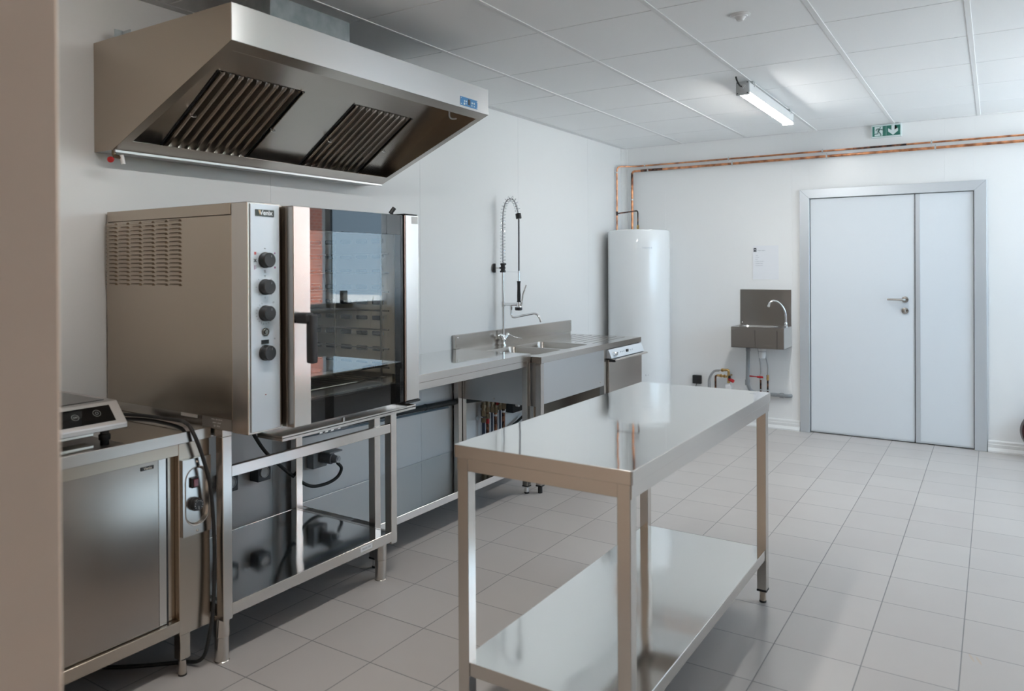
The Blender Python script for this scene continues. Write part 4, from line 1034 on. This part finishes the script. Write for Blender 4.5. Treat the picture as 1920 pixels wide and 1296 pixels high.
m = MB().box(bx0+.2055, bx0+.2085, by0-.0045, by0-.001, .738, .893).box(bx0+.391, bx0+.394, by0-.0045, by0-.001, .736, .893)
m.build('seam', CHROME, hb, smooth=False)
MB().text('CASSELIN', (bx0+.315, by0-.0042, .762), X, Z, .016, .0004).build('embossed_text', mat('emboss', (.55, .53, .5), .3, 1.0), hb)
MB().sphere((-1.933, YB-.008, .936), .0065).pieces('screw', CHROME, hb)
m = MB().lathe([(.017, 0), (.017, .01), (.012, .016), (.014, .03), (.010, .04)], (-1.530, 6.80, bz)).tube(spline([(-1.530, 6.80, bz+.03), (-1.532, 6.80, 1.02), (-1.548, 6.79, 1.08), (-1.585, 6.775, 1.128), (-1.625, 6.755, 1.142), (-1.650, 6.74, 1.125), (-1.658, 6.735, 1.095)]), .0085, 14).cyl((-1.656, 6.735, 1.108), (-1.660, 6.734, 1.088), .0105)
lab(m.build('swan_neck_spout', CHROME, hb), 'chrome swan neck spout')

# pipework under the hand basin
m = MB().tube(fillet([(-1.846, 6.77, .739), (-1.862, 6.80, .40), (-1.845, 6.83, .33), (-1.80, 6.862, .305), (-1.53, 6.872, .303), (-1.512, 6.906, .302)], .035, 6), .0165, 16)
for p0, p1, r in (((-1.846, 6.77, .735), (-1.848, 6.775, .69), .0205), ((-1.862, 6.80, .43), (-1.862, 6.80, .385), .0205), ((-1.600, 6.870, .3035), (-1.565, 6.871, .3033), .0205)): m.cyl(p0, p1, r)
dp = tag(m.build('drain_pipe', GREYPVC), 'grey plastic waste pipe bending down below the hand basin and into the wall', 'pipe')
m = MB().lathe([(.034, .735), (.034, .715), (.030, .700), (.030, .672), (.027, .640), (.020, .636)], (-1.718, 6.745, 0))
tr_ = m.build('bottle_trap', WPLAST, hb)
MB().cyl((-1.718, 6.745, .694), (-1.718, 6.745, .698), .0315).build('gasket', GREYPL, tr_)
for (x, hx, lb_) in ((-1.765, -1.775, 'left tap valve with a red lever under the hand basin'), (-1.703, -1.700, 'right hand brass tap valve without a red lever under the hand basin')):
    v = thing('stop_valve', lb_, 'valve', (x, 6.872, .335), None)
    MB().cyl((x, 6.872, .10 if x < -1.75 else .23), (x, 6.872, .43), .0075).build('copper_tail', COPPER_D, v)
    MB().cyl((x, 6.872, .428), (x, 6.872, .476), .011, seg=6).cyl((x, 6.872, .445), (x, 6.855, .445), .009).build('valve_body', BRASS if x > -1.75 else CL, v)
    MB().cyl((x, 6.872, .333), (x, 6.872, .345), .0105).cyl((x, 6.872, .339), (x, YB, .339), .004).build('pipe_clamp', CL, v)
    if x < -1.75:
        MB().box(-1.790, -1.735, 6.838, 6.846, .447, .464, .003).tube([(-1.785, 6.842, .456), (-1.81, 6.842, .457), (-1.862, 6.842, .459)], [.004, .004, .0075], 10).build('lever', RED, v)
    MB().tube(spline([(x, 6.872, .475), (x, 6.868, .56), (x+.0+(-.004 if x < -1.75 else -.012), 6.84, .65), (hx+(.005 if x < -1.75 else -.025), 6.80, .733)]), .0055, 10).build('braided_hose', BRAID, v)
m = MB().tube(fillet([(-1.703, 6.872, .24), (-1.703, 6.872, .18), (-1.735, 6.872, .125), (-1.765, 6.872, .105)], .02), .0075, 10)
tag(m.build('copper_pipe', COPPER), 'short copper pipe end curving below the hand basin valves', 'pipe')

# safety group left of it
sg_ = thing('safety_valve_group', 'brass safety valve with red cap and braided hoses right of the water heater', 'valve', (-2.10, 6.85, .30))
m = MB().tube(fillet([(-2.105, 6.82, .497), (-2.036, 6.82, .503), (-2.036, 6.82, .43)], .015), .012, 12).cyl((-2.10, 6.82, .498), (-2.085, 6.82, .498), .016, seg=6).cyl((-2.036, 6.82, .44), (-2.036, 6.82, .455), .015, seg=6)
m.tube([(-2.140, 6.82, .447), (-2.03, 6.82, .440)], .0105, 12).cyl((-2.115, 6.82, .446), (-2.10, 6.82, .445), .0155, seg=6).cyl((-2.08, 6.82, .444), (-2.068, 6.82, .443), .0155, seg=6).cyl((-2.036, 6.82, .44), (-2.036, 6.82, .385), .013).cyl((-2.036, 6.82, .447), (-2.036, YB, .447), .008)
m.build('brass_body', BRASS, sg_)
MB().cyl((-2.03, 6.815, .420), (-1.985, 6.79, .408), .0155, seg=20, bev=.003).build('red_cap', RED, sg_)
MB().cyl((-2.022, 6.80, .446), (-2.016, 6.775, .444), .012).build('black_cap', BLACK, sg_)
MB().box(-2.064, -2.008, 6.80, 6.84, .300, .372, .004).cyl((-2.036, 6.82, .37), (-2.036, 6.82, .388), .012).build('discharge_funnel', WPLAST, sg_)
for k, r_ in enumerate((.098, .078)):
    MB().tube(fillet([(-2.105-.015*k, 6.82, .497-.008*k), (-2.17, 6.82, .494-.012*k), (-2.224+.016*k, 6.82, .42), (-2.224+.016*k, 6.82, .20)], .09), .0062, 10).build('braided_hose', BRAID, sg_)
MB().tube(fillet([(-2.138, 6.82, .447), (-2.156, 6.82, .440), (-2.157, 6.82, .405), (-2.157, 6.82, .12)], .015), .009, 10).build('copper_tail', COPPER_D, sg_)
ss = tag(MB().box(-2.395, -2.313, YB-.035, YB-.0008, .345, .424, .005, 2).build('wall_socket', BLACK), 'small black square socket box on the back wall right of the water heater', 'socket')
MB().tube([(-2.352, YB-.04, .347), (-2.36, YB-.04, .325), (-2.373, YB-.03, .305)], .0035, 8).build('lead', RUBBER, ss)

# dark round object at right edge
m = MB().lathe([(.02, .06), (.10, .06), (.145, .045), (.158, .0), (.145, -.045), (.10, -.06), (.02, -.06)], (.312, 6.76, .213), (0, -1, 0), 48)
wl = tag(m.build('round_drum', MAROON), 'dark maroon round object cut by the right edge, by the back wall', 'drum')
MB().cyl((.312, 6.72, .213), (.312, 6.88, .213), .02).box(.24, .39, 6.72, 6.85, 0, .07, .008).build('base', BLACK, wl)

# ------------------------------------------------------------------ sockets and services behind the oven stand
for (yy, zz, lb_) in ((2.285, .432, 'black wall socket with round white outlet, nearest the oven stand\'s front left leg'), (2.478, .438, 'black wall socket with round white outlet, right one of the pair behind the oven stand')):
    s = thing('industrial_socket', lb_, 'socket', (-3.09, yy, zz-.04))
    MB().box(XL+.001, -3.045, yy-.040, yy+.040, zz-.042, zz+.042, .005, 2).build('box', mat('socket_dark', (.035, .04, .05), .4) if 'socket_dark' not in bpy.data.materials else bpy.data.materials['socket_dark'], s, smooth=False)
    MB().lathe([(.026, 0), (.027, .004), (.025, .006), (.022, .004), (.021, .001)], (-3.045, yy, zz+.002), X, 32).build('outlet', WPLAST, s)
gs = thing('grey_socket', 'grey wall socket with a plug and black cable seen through the oven stand', 'socket', (-3.08, 2.86, .36))
MB().box(XL+.001, -3.055, 2.805, 2.905, .375, .475, .006, 2).build('box', GREYPL, gs, smooth=False)
MB().box(-3.055, -2.965, 2.84, 2.93, .462, .470, .002).build('lid', GREYPL, gs, smooth=False)
MB().cyl((-3.055, 2.865, .43), (-2.995, 2.885, .425), .030, .030, bev=.003).cyl((-2.995, 2.885, .425), (-2.97, 2.895, .422), .024, .018).build('plug', mat('plug_grey', (.22, .23, .25), .45), gs)
MB().tube([(-2.972+.0, 2.905+.014*math.cos(a*.5236), .422+.018*math.sin(a*.5236)) for a in range(13)], .0035, 8).build('ring', WPLAST, gs)
pts = [(-2.98, 2.905, .40), (-2.975, 2.93, .365), (-2.98, 2.90, .322), (-3.0, 2.83, .30), (-3.02, 2.74, .312), (-3.02, 2.62, .40), (-2.96, 2.48, .50), (-2.90, 2.36, .59), (-2.88, 2.28, .69), (-2.88, 2.22, .80), (-2.88, 2.20, .862)]
tag(MB().tube(spline(pts, 8), .0085, 12).build('power_cable', RUBBER), 'black power cable looping from the grey socket up to the oven bottom', 'cable')
pts = [(-2.96, 2.40, .862), (-2.97, 2.55, .70), (-2.99, 2.66, .60), (-3.0, 2.76, .585), (-3.0, 2.86, .582), (-3.0, 3.0, .578), (-3.03, 3.10, .60), (-3.06, 3.15, .66)]
fh = tag(MB().tube(spline(pts, 8), .007, 10).build('water_hose', GREYPVC), 'grey flexible water hose with chrome couplings behind the oven stand', 'hose')
m = MB()
for yy in (2.80, 2.835, 2.88, 2.93): m.cyl((-3.0, yy-.010, .583), (-3.0, yy+.010, .583), .012 if yy != 2.835 else .0145, seg=6 if yy != 2.835 else 16)
m.pieces('coupling', CHROME, fh)
m = MB().tube([(-3.085, 2.72, .583), (-3.085, 3.3, .566), (-3.085, 4.02, .540), (-3.085, 4.40, .510)], .0185, 14)
for yy, zz in ((3.50, .559), (3.78, .549)): m.cyl((-3.085, yy-.006, zz), (-3.085, yy+.006, zz), .0205)
tag(m.build('insulated_pipe', mat('black_pipe', (.02, .028, .032), .35)), 'long black insulated pipe along the wall behind the worktable', 'pipe')
MB_ = MB().tube([(-3.085, 2.72, .556), (-3.085, 4.02, .512)], .0065, 10)
tag(MB_.build('thin_pipe', mat('blue_grey_pipe', (.12, .17, .22), .35)), 'thin grey blue pipe running just below the black insulated pipe', 'pipe')
# manifold under the sink
BL2 = mat('dark_blue_sleeve', (.02, .035, .07), .4)
for k, (yy, r, mm, zt, lb_) in enumerate(((4.398, .0125, BL2, .40, 'leftmost dark blue sleeved riser pipe below the sink'), (4.448, .0115, COPPER_D, .42, 'tarnished copper riser with a red sleeve below the sink, second from the left'), (4.505, .0075, BL2, .41, 'slim dark blue riser below the sink, third from the left'), (4.550, .0120, COPPER_D, .40, 'tarnished copper riser below the sink, fourth from the left'), (4.610, .0075, BL2, .41, 'slim dark blue riser below the sink, fifth from the left'), (4.655, .0125, COPPER_D, .41, 'rightmost tarnished copper riser with white clip below the sink'))):
    p = thing('riser_pipe', lb_, 'pipe', (-3.06, yy, 0))
    MB().cyl((-3.06, yy, 0), (-3.06, yy, zt), r).build('pipe', mm, p)
    f = MB().cyl((-3.06, yy, zt-.01), (-3.06, yy, zt+.03), r+.007, seg=6).cyl((-3.06, yy, zt+.025), (-3.06, yy, zt+.09), r+.003).cyl((-3.06, yy, zt+.05), (-3.06, yy, zt+.07), r+.009, seg=8)
    if k in (0, 1): f.cyl((-3.06, yy, zt-.055), (-3.06, yy, zt-.02), r+.006, seg=6)
    f.build('valve', mat('valve_dark', (.20, .17, .12), .35, .9) if 'valve_dark' not in bpy.data.materials else bpy.data.materials['valve_dark'], p)
    MB().tube(spline([(-3.06, yy, zt+.085), (-3.055, yy+.005, zt+.13), (-3.0, yy+.02, .60)]), .006, 8).build('hose', BRAID, p)
    if k == 1: MB().cyl((-3.06, yy, .33), (-3.06, yy, .375), r+.002).build('red_sleeve', RED, p)
    if k in (3, 5): MB().cyl((-3.06, yy, zt-.035), (-3.06, yy, zt-.022), r+.002).build('white_clip', WPLAST, p); MB().box(-3.044, -3.034, yy-.03, yy+.01, zt+.048, zt+.075, .003).build('lever', DARKRED, p)
    if k == 0: MB().cyl((-3.06, yy, .382), (-3.06, yy-.07, .386), .0035).cyl((-3.06, yy-.066, .386), (-3.06, yy-.075, .386), .013).build('wall_stud', CL, p)
s = thing('junction_box', 'black junction box on the wall below the sink, right of the riser pipes', 'box', (-3.09, 4.84, .34))
MB().box(XL+.001, -3.045, 4.765, 4.93, .350, .445, .006, 2).build('box', BLACK_M, s, smooth=False)
MB().cyl((-3.045, 4.81, .41), (-3.02, 4.81, .41), .016).build('plug', WPLAST, s)
tag(MB().tube(spline([(-3.06, 4.93, .30), (-3.06, 4.85, .275), (-3.07, 4.76, .235), (-3.075, 4.72, .15), (-3.07, 4.72, .01)]), .010, 10).build('drain_hose', RUBBER), 'black hose hanging below the junction box under the sink', 'hose')

# ------------------------------------------------------------------ prep table in front
pt = thing('prep_table', 'freestanding stainless steel prep table with polished top and lower shelf in the foreground', 'table', (-1.115, 2.60, 0))
PX0, PX1, PY0, PY1 = -1.412, -.816, 1.865, 3.342
def rr_box(mb, x0, x1, y0, y1, z0, z1, r):
    mb.prism(rrect(x0, x1, y0, y1, r, 4), z0, z1, 'z', .0012); return mb
tp = rr_box(MB(), PX0, PX1, PY0, PY1, .8625, .9015, .006).build('tabletop', [STEEL_MIR, STEEL], pt, smooth=False)
MB().text('inox', (-.873, 3.27, .9017), X, Y, .014, .0002).build('etched_mark', ICON, tp)
i_ = .008
m = MB().box(PX0+i_+.002, PX1-i_-.002, PY0+i_+.001, PY0+i_+.004, .822, .862, .0008).box(PX0+i_+.002, PX1-i_-.002, PY1-i_-.004, PY1-i_-.001, .822, .862, .0008).box(PX1-i_-.0008, PX1-i_+.002, PY0+i_+.002, PY1-i_-.002, .822, .862, .0006).box(PX0+i_-.002, PX0+i_+.0008, PY0+i_+.002, PY1-i_-.002, .822, .862, .0006)
m.pieces('apron', STEEL, pt, smooth=False)
for x0 in (PX0+i_+.001, PX1-i_-.041):
    for y0 in (PY0+i_, PY1-i_-.040):
        lg = MB().box(x0, x0+.040, y0, y0+.040, .058, .8622, .0018).build('leg', STEEL, pt, smooth=False)
        MB().cyl((x0+.02, y0+.02, .006), (x0+.02, y0+.02, .054), .0135).build('foot', STEEL_SATIN, lg)
        MB().cyl((x0+.02, y0+.02, 0), (x0+.02, y0+.02, .008), .0145).box(x0-.001, x0+.041, y0-.001, y0+.041, .050, .0585, .001).pieces('foot_ring', RUBBER, lg)
sx0, sx1, sy0_, sy1_ = PX0+i_+.010, PX1-i_-.006, PY0+i_+.006, PY1-i_-.006
MB().box(sx0, sx1, sy0_, sy1_, .228, .231, .0008).build('shelf', STEEL_SHELF, pt, smooth=False)
m = MB().box(sx0, sx1, sy0_-.001, sy0_+.002, .190, .2315, .0008).box(sx0, sx1, sy1_-.002, sy1_+.001, .190, .2315, .0008).box(sx1-.002, sx1+.001, sy0_, sy1_, .190, .2315, .0008).box(sx0-.001, sx0+.002, sy0_, sy1_, .190, .2315, .0008)
m.pieces('shelf_rail', STEEL, pt, smooth=False)

# repeats share a group phrase
GR = {'industrial_socket': 'black sockets behind the oven stand', 'riser_pipe': 'riser pipes below the sink', 'batten_light': 'batten lights on the ceiling', 'stop_valve': 'tap valves under the hand basin'}
for o in list(bpy.data.objects):
    k = o.name.split('.')[0]
    if o.parent is None and k in GR: o['group'] = GR[k]
